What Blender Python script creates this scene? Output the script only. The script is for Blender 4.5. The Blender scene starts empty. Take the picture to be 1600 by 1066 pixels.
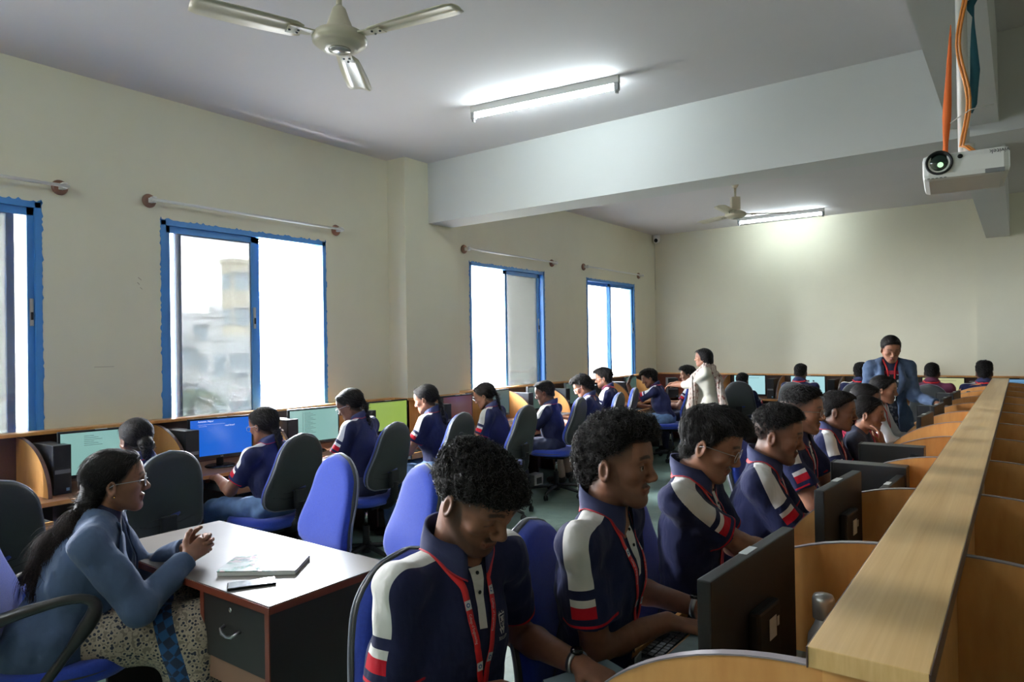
import bpy, bmesh, math, random
import numpy as np
import openvdb as vdb
from mathutils import Vector, Matrix
from mathutils.bvhtree import BVHTree

# ---------------------------------------------------------------- camera, world, light, exposure
SC = bpy.context.scene
COL = SC.collection
cam_d = bpy.data.cameras.new('camera'); cam_d.sensor_width = 36.0; cam_d.lens = 36.0 * 1080.0 / 1600.0
cam_d.clip_start = 0.05; cam_d.clip_end = 2000
cam = bpy.data.objects.new('camera', cam_d); COL.objects.link(cam)
CAM_YAW, CAM_PITCH, CAM_ROLL = 0.6338, 0.0073, -0.0159
cf = Vector((-math.sin(CAM_YAW) * math.cos(CAM_PITCH), math.cos(CAM_YAW) * math.cos(CAM_PITCH), math.sin(CAM_PITCH)))
cr = Vector((math.cos(CAM_YAW), math.sin(CAM_YAW), 0)); cu = cr.cross(cf)
cr2 = cr * math.cos(CAM_ROLL) + cu * math.sin(CAM_ROLL); cu2 = cu * math.cos(CAM_ROLL) - cr * math.sin(CAM_ROLL)
cam.matrix_world = Matrix(((cr2.x, cu2.x, -cf.x, 5.174), (cr2.y, cu2.y, -cf.y, 0.0), (cr2.z, cu2.z, -cf.z, 1.62), (0, 0, 0, 1)))
SC.camera = cam
SC.view_settings.view_transform = 'Standard'; SC.view_settings.look = 'None'
SC.view_settings.gamma = 1.0; SC.view_settings.use_curve_mapping = False
SC.view_settings.exposure = 0.25
SKY = 135.0          # overcast sky
TUBE = 82.0        # emission of the fluorescent tubes
world = bpy.data.worlds.new('overcast_sky'); SC.world = world; world.use_nodes = True
wn = world.node_tree.nodes; wl = world.node_tree.links
wbg = wn['Background']; wbg.inputs[1].default_value = SKY
wtc = wn.new('ShaderNodeTexCoord'); wno = wn.new('ShaderNodeTexNoise'); wno.inputs['Scale'].default_value = 2.2; wno.inputs['Detail'].default_value = 5
wcr = wn.new('ShaderNodeValToRGB'); wcr.color_ramp.elements[0].color = (.74, .82, .96, 1); wcr.color_ramp.elements[1].color = (.97, .98, 1, 1)
wcr.color_ramp.elements[0].position = .35; wcr.color_ramp.elements[1].position = .6
wl.new(wtc.outputs['Generated'], wno.inputs['Vector']); wl.new(wno.outputs['Fac'], wcr.inputs['Fac']); wl.new(wcr.outputs['Color'], wbg.inputs['Color'])
SC.cycles.max_bounces = 8; SC.cycles.diffuse_bounces = 5; SC.cycles.glossy_bounces = 3; SC.cycles.transparent_max_bounces = 12
SC.cycles.use_denoising = True; SC.cycles.sample_clamp_indirect = 6.0

def portal(y0, y1, z0, z1):
    d = bpy.data.lights.new('daylight_portal', 'AREA'); d.shape = 'RECTANGLE'; d.size = z1 - z0; d.size_y = y1 - y0
    d.cycles.is_portal = True
    o = bpy.data.objects.new('daylight_portal', d); COL.objects.link(o)
    o.location = (-.2, (y0 + y1) / 2, (z0 + z1) / 2); o.rotation_euler = (0, -math.pi / 2, 0)
WINDOWS = [(.32, 1.83), (2.62, 4.14), (6.22, 7.80), (8.93, 10.51)]
for a, b in WINDOWS: portal(a, b, 1.1, 2.61)

# ---------------------------------------------------------------- room numbers
CEIL = 3.53; LEDGE = 1.12; DEPTH = 11.32; XR = 11.2; YB = -2.6
XP = 4.884; PW = .173; BAY = .8215; Y1 = 1.22      # centre desk: plank x, plank width, bay, first divider
WT = .24                                           # window wall thickness

# ---------------------------------------------------------------- materials
MATS = {}
def lin(c):
    return tuple(((v / 255) / 12.92 if v / 255 <= .04045 else ((v / 255 + .055) / 1.055) ** 2.4) for v in c) + (1,)
class NT:
    def __init__(s, name):
        m = bpy.data.materials.new(name); m.use_nodes = True; s.m = m; s.t = m.node_tree; s.n = s.t.nodes; s.l = s.t.links
        s.b = s.n['Principled BSDF']; s.out = s.n['Material Output']
    def new(s, t, **k):
        n = s.n.new('ShaderNode' + t)
        for a, v in k.items(): setattr(n, a, v)
        return n
    def link(s, a, b): s.l.new(a, b)
    def math(s, op, a, b=None, c=None):
        n = s.new('Math', operation=op)
        for i, v in enumerate((a, b, c)):
            if v is None: continue
            if isinstance(v, (int, float)): n.inputs[i].default_value = v
            else: s.link(v, n.inputs[i])
        return n.outputs[0]
    def attr(s, name):
        n = s.new('Attribute', attribute_name=name); return n.outputs['Fac']
    def mix(s, f, a, b):
        n = s.new('Mix', data_type='RGBA')
        for i, v in ((0, f), (6, a), (7, b)):
            if isinstance(v, (int, float)): n.inputs[i].default_value = v
            elif isinstance(v, tuple): n.inputs[i].default_value = v
            else: s.link(v, n.inputs[i])
        return n.outputs[2]
    def noise(s, scale, detail=3, stretch=None, coord='Object', rough=.5):
        tc = s.new('TexCoord'); n = s.new('TexNoise'); n.inputs['Scale'].default_value = scale; n.inputs['Detail'].default_value = detail; n.inputs['Roughness'].default_value = rough
        if stretch:
            mp = s.new('Mapping'); mp.inputs['Scale'].default_value = stretch; s.link(tc.outputs[coord], mp.inputs[0]); s.link(mp.outputs[0], n.inputs['Vector'])
        else: s.link(tc.outputs[coord], n.inputs['Vector'])
        return n.outputs['Fac']
    def bump(s, h, strength=.3, dist=.002):
        b = s.new('Bump'); b.inputs['Strength'].default_value = strength; b.inputs['Distance'].default_value = dist
        s.link(h, b.inputs['Height']); s.link(b.outputs[0], s.b.inputs['Normal'])
    def ramp(s, f, stops, const=False):
        n = s.new('ValToRGB'); cr_ = n.color_ramp
        if const: cr_.interpolation = 'CONSTANT'
        while len(cr_.elements) > 1: cr_.elements.remove(cr_.elements[-1])
        cr_.elements[0].position = stops[0][0]; cr_.elements[0].color = stops[0][1]
        for p, c in stops[1:]:
            e = cr_.elements.new(p); e.color = c
        s.link(f, n.inputs[0]); return n.outputs[0]
def mat(name, col, rough=.6, metal=0, var=0, scale=8, bump=0, bscale=200, stretch=None, spec=None, coat=0, sheen=0, coord='Object'):
    if name in MATS: return MATS[name]
    t = NT(name); c = lin(col); t.b.inputs['Base Color'].default_value = c; t.b.inputs['Roughness'].default_value = rough; t.b.inputs['Metallic'].default_value = metal
    if spec is not None: t.b.inputs['Specular IOR Level'].default_value = spec
    if coat: t.b.inputs['Coat Weight'].default_value = coat; t.b.inputs['Coat Roughness'].default_value = .12
    if sheen: t.b.inputs['Sheen Weight'].default_value = sheen
    if var:
        f = t.noise(scale, 4, stretch, coord)
        a = tuple(v * (1 - var) for v in c[:3]) + (1,); b = tuple(min(1, v * (1 + var)) for v in c[:3]) + (1,)
        t.link(t.ramp(f, [(.3, a), (.7, b)]), t.b.inputs['Base Color'])
    if bump: t.bump(t.noise(bscale, 3, stretch, coord), bump, .002)
    MATS[name] = t.m; return t.m
def emit(name, col, st):
    if name in MATS: return MATS[name]
    t = NT(name); t.b.inputs['Base Color'].default_value = (0, 0, 0, 1); t.b.inputs['Emission Color'].default_value = lin(col); t.b.inputs['Emission Strength'].default_value = st
    t.b.inputs['Roughness'].default_value = .25
    MATS[name] = t.m; return t.m
def wood(name, c1, c2, rough=.35, coord='Object', stretch=(1, 1, 1), scale=3, coat=.15):
    if name in MATS: return MATS[name]
    t = NT(name); f = t.noise(scale, 6, stretch, coord, .6)
    g = t.noise(scale * 9, 3, tuple(v * 1.0 for v in stretch), coord)
    fac = t.math('ADD', t.math('MULTIPLY', f, .75), t.math('MULTIPLY', g, .25))
    t.link(t.ramp(fac, [(.36, lin(c1)), (.62, lin(c2))]), t.b.inputs['Base Color'])
    t.b.inputs['Roughness'].default_value = rough; t.b.inputs['Coat Weight'].default_value = coat; t.b.inputs['Coat Roughness'].default_value = .25
    MATS[name] = t.m; return t.m
def paint(name, col, stains=.05, rough=.75):
    t = NT(name); c = lin(col)
    f = t.noise(.8, 6, None, 'Object', .65)
    a = tuple(v * (1 - stains) for v in c[:3]) + (1,); b = tuple(min(1, v * (1 + stains * .5)) for v in c[:3]) + (1,)
    t.link(t.ramp(f, [(.35, a), (.6, b)]), t.b.inputs['Base Color']); t.b.inputs['Roughness'].default_value = rough
    t.bump(t.noise(60, 4), .12, .002); MATS[name] = t.m; return t.m
M_WALL = paint('cream_wall_paint', (214, 210, 188), .035, .55)
M_CEIL = paint('white_ceiling_paint', (206, 203, 204), .02, .8)
M_BEAM = paint('white_beam_paint', (200, 202, 200), .02, .7)
def floor_mat():
    t = NT('green_grey_stone_floor'); tc = t.new('TexCoord'); br = t.new('TexBrick'); br.offset = 0
    br.inputs['Scale'].default_value = 1.0; br.inputs['Brick Width'].default_value = .6; br.inputs['Row Height'].default_value = .6; br.inputs['Mortar Size'].default_value = .003
    t.link(tc.outputs['Object'], br.inputs['Vector'])
    n = t.noise(3.5, 8, None, 'Object', .7)
    base = t.ramp(n, [(.3, lin((84, 106, 97))), (.55, lin((112, 134, 124))), (.75, lin((140, 158, 148)))])
    c = t.mix(t.math('MULTIPLY', br.outputs['Fac'], .55), base, lin((66, 80, 74)))
    t.link(c, t.b.inputs['Base Color']); t.b.inputs['Roughness'].default_value = .28; MATS['floor'] = t.m; return t.m
M_FLOOR = floor_mat()
M_BLUEFR = mat('blue_window_paint', (58, 124, 190), .4, var=.06, scale=6)
M_PANEL = wood('oak_laminate', (188, 128, 68), (214, 160, 96), stretch=(1, 1, .25), scale=4)
M_PLANK = wood('pale_oak_laminate', (206, 164, 102), (226, 190, 132), stretch=(7, .12, 1), scale=2.6)
M_EDGE = mat('brown_edge_band', (74, 52, 48), .35)
M_EDGEG = mat('grey_edge_band', (126, 118, 122), .35)
M_TOP = mat('grey_worktop_laminate', (132, 146, 150), .22, var=.08, scale=30)
M_BROWNTOP = wood('brown_worktop', (120, 84, 62), (150, 108, 82), stretch=(1, .4, 1), scale=4, rough=.3)
M_BACKP = wood('dark_back_panel', (62, 44, 40), (84, 58, 50), stretch=(1, 1, .3))
M_REDP = wood('red_brown_back_panel', (112, 52, 38), (134, 64, 46), stretch=(1, 1, .3))
M_BLKPL = mat('black_plastic', (26, 28, 30), .55, spec=.3, bump=.15, bscale=500)
M_BLKGL = mat('glossy_black_plastic', (14, 15, 17), .18)
M_GREYPL = mat('dark_grey_plastic', (52, 56, 58), .5, bump=.2, bscale=700)
M_STEEL = mat('brushed_steel', (176, 176, 180), .28, 1.0)
M_CHROME = mat('chrome', (210, 210, 212), .12, 1.0)
M_WHITEPL = mat('white_plastic', (220, 220, 216), .4)
M_LABEL = mat('white_label', (196, 200, 200), .6)
M_PAPER = mat('white_paper', (226, 226, 222), .7)
M_BLUEF = mat('blue_chair_fabric', (24, 54, 152), .9, var=.12, scale=120, bump=.4, bscale=900, sheen=.25)
M_SHELL = mat('charcoal_shell', (42, 46, 48), .55, bump=.3, bscale=500)
M_SHELLE = mat('grey_shell_edge', (112, 116, 128), .4)

# ---------------------------------------------------------------- object helpers
def link(name, me, parent=None, m=None):
    o = bpy.data.objects.new(name, me); COL.objects.link(o)
    if m is not None:
        for x in (m if isinstance(m, (list, tuple)) else [m]): me.materials.append(x)
    if parent is not None: o.parent = parent
    return o
def tag(o, label, cat, group=None):
    o['label'] = label; o['category'] = cat
    if group: o['group'] = group
    return o
def thing(name, label, cat, loc=(0, 0, 0), rz=0, group=None):
    o = bpy.data.objects.new(name, None); COL.objects.link(o); o.location = loc; o.rotation_euler = (0, 0, rz); o.empty_display_size = .1
    return tag(o, label, cat, group)
def struct(o): o['kind'] = 'structure'; return o
def dup(root, loc=None, rz=None, label=None, group=None):
    r = root.copy(); COL.objects.link(r)
    if loc is not None: r.location = loc
    if rz is not None: r.rotation_euler = (0, 0, rz)
    if label: r['label'] = label
    if group: r['group'] = group
    for ch in list(root.children):
        c = ch.copy(); COL.objects.link(c); c.parent = r
        for g in list(ch.children):
            d = g.copy(); COL.objects.link(d); d.parent = c
    return r
class MB:
    def __init__(s): s.v = []; s.f = []; s.mi = []; s.sm = []
    def add(s, v, f, mi=0, sm=False):
        o = len(s.v); s.v += [tuple(p) for p in v]; s.f += [tuple(i + o for i in q) for q in f]; s.mi += [mi] * len(f); s.sm += [sm] * len(f); return s
    def box(s, a, b, mi=0, M=None, bev=0):
        x0, y0, z0 = a; x1, y1, z1 = b
        if bev:
            bm = bmesh.new(); bmesh.ops.create_cube(bm, size=1)
            for v in bm.verts: v.co = Vector(((x0 + x1) / 2 + v.co.x * (x1 - x0), (y0 + y1) / 2 + v.co.y * (y1 - y0), (z0 + z1) / 2 + v.co.z * (z1 - z0)))
            bmesh.ops.bevel(bm, geom=bm.edges[:], offset=bev, segments=2, affect='EDGES', profile=.6)
            bm.verts.index_update(); v = [tuple(x.co) for x in bm.verts]; f = [tuple(y.index for y in x.verts) for x in bm.faces]; bm.free()
        else:
            v = [(x0, y0, z0), (x1, y0, z0), (x1, y1, z0), (x0, y1, z0), (x0, y0, z1), (x1, y0, z1), (x1, y1, z1), (x0, y1, z1)]
            f = [(0, 3, 2, 1), (4, 5, 6, 7), (0, 1, 5, 4), (1, 2, 6, 5), (2, 3, 7, 6), (3, 0, 4, 7)]
        if M is not None: v = [tuple(M @ Vector(p)) for p in v]
        return s.add(v, f, mi)
    def tube(s, pts, r, n=10, mi=0, cap=True, sm=True, flat=None):
        pts = [Vector(p) for p in pts]; rs = r if isinstance(r, (list, tuple)) else [r] * len(pts)
        V = []; up = None
        for i, p in enumerate(pts):
            t = (pts[min(i + 1, len(pts) - 1)] - pts[max(i - 1, 0)]).normalized()
            if up is None:
                up = Vector((0, 0, 1)) if abs(t.z) < .9 else Vector((1, 0, 0))
            u = (up - t * up.dot(t)).normalized(); w = t.cross(u); up = u
            for k in range(n):
                a = 2 * math.pi * k / n; q = 1 if flat is None else flat
                V.append(p + (u * math.cos(a) * q + w * math.sin(a)) * rs[i])
        Fc = [(i * n + k, i * n + (k + 1) % n, (i + 1) * n + (k + 1) % n, (i + 1) * n + k) for i in range(len(pts) - 1) for k in range(n)]
        s.add(V, Fc, mi, sm)
        if cap:
            o = len(s.v) - len(V); s.f += [tuple(o + k for k in range(n))[::-1], tuple(o + (len(pts) - 1) * n + k for k in range(n))]; s.mi += [mi] * 2; s.sm += [False] * 2
        return s
    def lathe(s, prof, c=(0, 0, 0), n=24, mi=0, M=None, sm=True):
        V = []
        for r, z in prof:
            for k in range(n):
                a = 2 * math.pi * k / n; p = Vector((r * math.cos(a), r * math.sin(a), z))
                if M is not None: p = M @ p
                V.append(p + Vector(c))
        Fc = [(i * n + k, i * n + (k + 1) % n, (i + 1) * n + (k + 1) % n, (i + 1) * n + k) for i in range(len(prof) - 1) for k in range(n)]
        s.add(V, Fc, mi, sm); o = len(s.v) - len(V)
        s.f += [tuple(o + k for k in range(n))[::-1], tuple(o + (len(prof) - 1) * n + k for k in range(n))]; s.mi += [mi] * 2; s.sm += [False] * 2
        return s
    def prism(s, pts, ax, a, b, mi=0, sm=False):
        # pts 2D in the plane perpendicular to axis ax, extruded a..b
        def P(u, v, w): return (w, u, v) if ax == 'x' else ((u, w, v) if ax == 'y' else (u, v, w))
        n = len(pts); V = [P(u, v, a) for u, v in pts] + [P(u, v, b) for u, v in pts]
        Fc = [(i, (i + 1) % n, n + (i + 1) % n, n + i) for i in range(n)] + [tuple(range(n))[::-1], tuple(range(n, 2 * n))]
        return s.add(V, Fc, mi, sm)
    def mesh(s, name):
        me = bpy.data.meshes.new(name); me.from_pydata(s.v, [], s.f); me.polygons.foreach_set('material_index', s.mi); me.polygons.foreach_set('use_smooth', s.sm)
        bm = bmesh.new(); bm.from_mesh(me); bmesh.ops.recalc_face_normals(bm, faces=bm.faces); bm.to_mesh(me); bm.free(); return me
    def build(s, name, m, parent=None): return link(name, s.mesh(name), parent, m)
def text_mesh(txt, size):
    cu_ = bpy.data.curves.new('lettering', 'FONT'); cu_.body = txt; cu_.size = size; cu_.resolution_u = 2
    o = bpy.data.objects.new('lettering', cu_); COL.objects.link(o)
    me = bpy.data.meshes.new_from_object(o.evaluated_get(bpy.context.evaluated_depsgraph_get()))
    v = [tuple(x.co) for x in me.vertices]; f = [tuple(p.vertices) for p in me.polygons]
    bpy.data.objects.remove(o); bpy.data.curves.remove(cu_); bpy.data.meshes.remove(me); return v, f
def sphere_prof(r, n=10): return [(max(r * math.sin(math.pi * i / n), 1e-5), -r * math.cos(math.pi * i / n)) for i in range(n + 1)]
# ---------------------------------------------------------------- the room
def slab(name, a, b, m):
    return struct(MB().box(a, b).build(name, m))
slab('floor', (-WT, YB, -.1), (XR, DEPTH + .2, 0), M_FLOOR)
slab('ceiling', (-WT, YB, CEIL), (XR, DEPTH + .2, CEIL + .15), M_CEIL)
wl_ = MB()
ys = [YB] + [v for w in WINDOWS for v in w] + [DEPTH + .2]
wl_.box((-WT, YB, 0), (0, DEPTH + .2, 1.02)); wl_.box((-WT, YB, 2.61), (0, DEPTH + .2, CEIL))
for i in range(0, len(ys), 2): wl_.box((-WT, ys[i], 1.02), (0, ys[i + 1], 2.61))
struct(wl_.build('wall_left', M_WALL))
slab('wall_far', (0, DEPTH, 0), (4.70, DEPTH + .2, CEIL), M_WALL)
slab('trim_1', (4.70, DEPTH - .06, 0), (6.0, DEPTH + .2, CEIL), M_WALL)      # shallow column under the long beam
slab('wall_far_right', (6.0, DEPTH, 0), (XR, DEPTH + .2, CEIL), M_WALL)
slab('wall_right', (XR, YB, 0), (XR + .2, DEPTH + .2, CEIL), M_WALL)
slab('wall_back', (-WT, YB - .2, 0), (XR + .2, YB, CEIL), M_WALL)
slab('trim_2', (0, 4.93, 0), (.25, 5.72, CEIL), M_WALL)                       # column by the window wall
slab('trim_3', (.25, 5.27, 2.905), (XR, 5.62, CEIL), M_BEAM)                  # cross beam
mbm = MB(); mbm.box((4.83, YB, 2.97), (5.09, 5.27, CEIL)); mbm.box((4.83, 5.62, 2.97), (5.09, DEPTH - .06, CEIL))
struct(mbm.build('trim_4', M_BEAM))                                           # long beam

def glass_mat():
    t = NT('window_glass'); tr = t.new('BsdfTransparent'); tr.inputs[0].default_value = (.312, .317, .317, 1)
    gl = t.new('BsdfGlossy'); gl.inputs['Roughness'].default_value = .05; gl.inputs[0].default_value = (.9, .9, .9, 1)
    mx = t.new('MixShader'); mx.inputs[0].default_value = .04; tl = t.new('BsdfTranslucent'); tl.inputs[0].default_value = (.9, .9, .88, 1); m2 = t.new('MixShader'); m2.inputs[0].default_value = .022
    t.link(tr.outputs[0], m2.inputs[1]); t.link(tl.outputs[0], m2.inputs[2]); t.link(m2.outputs[0], mx.inputs[1]); t.link(gl.outputs[0], mx.inputs[2]); t.link(mx.outputs[0], t.out.inputs[0]); return t.m
M_GLASS = glass_mat()
def window(idx, y0, y1, sashes, latch_y=None):
    root = bpy.data.objects.new('window_%d' % idx, None); COL.objects.link(root); root.location = (0, (y0 + y1) / 2, 1.1); struct(root)
    cy = (y0 + y1) / 2
    def L(p): return (p[0], p[1] - cy, p[2] - 1.1)
    z0, z1 = 1.02, 2.61
    f = MB()
    for a, b in (((-.13, y0, z0), (.004, y0 + .035, z1)), ((-.13, y1 - .035, z0), (.004, y1, z1)), ((-.13, y0, z1 - .035), (.004, y1, z1)), ((-.13, y0, z0), (-.01, y1, z0 + .03))):
        f.box(L(a), L(b))
    # painted line around the opening: brush-ragged strip
    random.seed(idx); n = 90; 
    for side in (0, 1):
        yy = y0 if side == 0 else y1; sg = -1 if side == 0 else 1; V = []
        for i in range(n + 1):
            z = z0 + (z1 + .02 - z0) * i / n; w = .004 + .012 * random.random() ** 3
            V += [L((.002, yy - sg * .003, z)), L((.002, yy + sg * w, z))]
        f.add(V, [(2 * i, 2 * i + 1, 2 * i + 3, 2 * i + 2) for i in range(n)])
    V = []
    for i in range(n + 1):
        y = y0 - .01 + (y1 - y0 + .02) * i / n; V += [L((.002, y, z1 - .003)), L((.002, y, z1 + .004 + .016 * random.random() ** 3))]
    f.add(V, [(2 * i, 2 * i + 1, 2 * i + 3, 2 * i + 2) for i in range(n)])
    f.build('window_frame', M_BLUEFR, root)
    for k, (a, b) in enumerate(sashes):
        x = -.035 - .045 * k; s = MB(); w = .045
        s.box(L((x - .015, a, z0 + .03)), L((x + .015, a + w, z1 - .035))); s.box(L((x - .015, b - w, z0 + .03)), L((x + .015, b, z1 - .035)))
        s.box(L((x - .015, a, z1 - .085)), L((x + .015, b, z1 - .035))); s.box(L((x - .015, a, z0 + .03)), L((x + .015, b, z0 + .08)))
        so = s.build('sash', M_BLUEFR, root)
        MB().box(L((x - .003, a + w, z0 + .08)), L((x + .003, b - w, z1 - .085))).build('pane', M_GLASS, so)
        if k == 0:
            ly = b - w / 2 if latch_y is None else latch_y
            MB().box(L((x + .015, ly - .012, 1.80)), L((x + .024, ly + .012, 1.98)), bev=.004).box(L((x + .022, ly - .006, 1.84)), L((x + .032, ly + .006, 1.89)), 1).build('latch', [M_STEEL, M_BLKPL], so)
    return root
window(1, .32, 1.83, [(.95, 1.80), (.84, 1.70)])
window(2, 2.62, 4.14, [(2.65, 3.43), (2.76, 3.49)])
window(3, 6.22, 7.80, [(6.93, 7.70), (7.02, 7.765)], 7.67)
window(4, 8.93, 10.51, [(9.68, 10.48), (8.96, 9.74)])

# curtain rods
def rod(y0, y1, z, label):
    t = thing('curtain_rod', label, 'curtain rod', (.0, (y0 + y1) / 2, z), 0, 'curtain rods above the windows'); h = (y1 - y0) / 2
    MB().tube([(.085, -h - .03, 0), (.085, h + .03, 0)], .011, 10).build('rod', M_WHITEPL, t)
    for s in (-1, 1):
        R = Matrix.Rotation(math.pi / 2, 4, 'Y')
        MB().lathe([(.001, 0), (.048, 0), (.052, .008), (.046, .02), (.03, .026), (.001, .027)], (0, s * h, 0), 20, 0, R).build('wooden_disc', mat('turned_brown_wood', (128, 92, 74), .4), t)
        MB().box((.02, s * h - .014, -.018), (.06, s * h + .014, .018), bev=.003).box((.055, s * h - .014, -.02), (.1, s * h + .014, -.011)).box((.055, s * h - .014, .012), (.1, s * h + .014, .02)).build('bracket', M_WHITEPL, t)
rod(.22, 1.94, 2.73, 'white curtain rod above the leftmost window, only its right end in view')
rod(2.53, 4.26, 2.735, 'white curtain rod on wooden discs above the open window with the city view')
rod(6.12, 7.98, 2.75, 'white curtain rod above the window just beyond the column')
rod(8.84, 10.66, 2.77, 'white curtain rod above the farthest window, nearest the corner camera')

# fluorescent tubes
M_TUBE = emit('fluorescent_tube', (235, 250, 255), TUBE)
M_TUBE_FILL = emit('fluorescent_tube_fill', (235, 250, 255), TUBE * 2.2)  # stronger emission for the added tubes behind the camera, lifts the ambient light
def tube_light(c, ang, label, group='ceiling tube lights', mt=None):
    t = thing('tube_light', label, 'tube light', (c[0], c[1], CEIL), ang, group)
    MB().box((-.62, -.018, -.055), (.62, .018, 0), bev=.004).build('fitting', M_WHITEPL, t)
    tb = MB().tube([(-.585, 0, -.082), (.585, 0, -.082)], .014, 12).build('tube', mt or M_TUBE, t)
    for s in (-1, 1):
        MB().box((s * .60 - .016, -.02, -.105), (s * .60 + .016, .02, -.05), bev=.004).box((s * .60 - .008, -.012, -.125), (s * .60 + .008, .012, -.1)).build('end_cap', M_GREYPL if 0 else mat('grey_lamp_holder', (150, 152, 152), .5), t)
tube_light((2.30, 4.33), .13, 'lit tube light on the ceiling in front of the cross beam')
tube_light((2.33, 10.62), .02, 'lit tube light beyond the cross beam, behind the far fan')
tube_light((7.9, 9.2), .0, 'unseen tube light added on the far right ceiling')  # extra tube out of view, added for illumination
tube_light((2.6, -1.3), .05, 'unseen tube light added behind the camera for ambient light', mt=M_TUBE_FILL)  # added out of view to fill the foreground and ambient light
tube_light((1.2, -1.4), 1.5, 'unseen tube light added behind the camera, nearer the windows, for ambient light', mt=M_TUBE_FILL)  # second unseen tube, added to raise the ambient level

# ceiling fans
M_FAN = mat('cream_fan_enamel', (196, 190, 168), .3, var=.05, scale=5)
def fan(loc, ang, label, box=False):
    x, y, z = loc; t = thing('ceiling_fan', label, 'ceiling fan', (x, y, CEIL), ang, 'ceiling fans'); d = z - CEIL   # z = blade height
    MB().lathe([(.001, 0), (.045, 0), (.05, -.03), (.035, -.075), (.018, -.095), (.001, -.095)]).build('canopy', M_FAN, t)
    MB().tube([(0, 0, -.06), (0, 0, d + .1)], .0135, 12).build('down_rod', M_FAN, t)
    if box: MB().box((-.05, -.045, d + .05), (.05, .045, d + .2), bev=.006).build('capacitor_cover', M_FAN, t)
    else: MB().lathe([(.016, d + .15), (.03, d + .135), (.045, d + .09), (.062, d + .045), (.072, d + .03)]).build('rod_cover', M_FAN, t)
    MB().lathe([(.001, d + .04), (.07, d + .038), (.112, d + .018), (.122, d), (.12, d - .018), (.1, d - .034), (.085, d - .036), (.08, d - .046), (.055, d - .05), (.001, d - .046)], n=36).build('motor_housing', M_FAN, t)
    MB().lathe([(.001, d - .05), (.05, d - .05), (.046, d - .056), (.001, d - .058)], n=28).build('hub_cap', mat('silver_hub_cap', (188, 186, 178), .2, .6), t)
    for k in range(3):
        a = 2 * math.pi * k / 3; R = Matrix.Rotation(a, 4, 'Z'); m = MB()
        V = []; n = 14
        for i in range(n + 1):
            u = i / n; r = .17 + u * .45; w = .052 + .014 * math.sin(u * 2.2)
            e = 1.0
            if i == 0: e = .72
            if i == n: e = .8
            tw = math.radians(11 - 5 * u)
            for s, c in ((-1, 0), (-.35, .006), (0, .008), (.35, .006), (1, 0)):
                V.append(R @ Vector((r, s * w * e * math.cos(tw), d + s * w * e * math.sin(tw) + c)))
        top = len(V); V2 = [v - Vector((0, 0, .0035)) for v in V]; F = []
        for i in range(n):
            for j in range(4):
                q = (i * 5 + j, i * 5 + j + 1, (i + 1) * 5 + j + 1, (i + 1) * 5 + j); F.append(q); F.append(tuple(top + v for v in q)[::-1])
        for i in range(n): F += [(i * 5, (i + 1) * 5, top + (i + 1) * 5, top + i * 5), (i * 5 + 4, top + i * 5 + 4, top + (i + 1) * 5 + 4, (i + 1) * 5 + 4)]
        for j in range(4): F += [(j, top + j, top + j + 1, j + 1), (n * 5 + j, n * 5 + j + 1, top + n * 5 + j + 1, top + n * 5 + j)]
        m.add(V + V2, F, 0, True); b = m.build('blade', M_FAN, t)
        m = MB(); m.add([R @ Vector(p) for p in ((.09, -.022, d + .006), (.09, .022, d + .006), (.235, .035, d - .002), (.235, -.03, d - .008), (.09, -.022, d - .001), (.09, .022, d - .001), (.235, .035, d - .0075), (.235, -.03, d - .0135))],
              [(0, 1, 2, 3), (4, 7, 6, 5), (0, 4, 5, 1), (1, 5, 6, 2), (2, 6, 7, 3), (3, 7, 4, 0)])
        for px_, py_ in ((.19, -.012), (.19, .014), (.225, 0)): m.lathe([(.001, 0), (.006, 0), (.005, -.005), (.001, -.005)], R @ Vector((px_, py_, d - .010)), 8, 1)
        m.build('blade_bracket', [M_FAN, M_GREYPL], b)
    return t
fan((2.72, 2.06, 3.02), math.radians(10), 'cream three-blade ceiling fan nearest the camera, above the teacher\'s table')
fan((2.50, 8.12, 3.13), math.radians(32), 'cream ceiling fan with a boxy cover, hanging beyond the cross beam', True)

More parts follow.
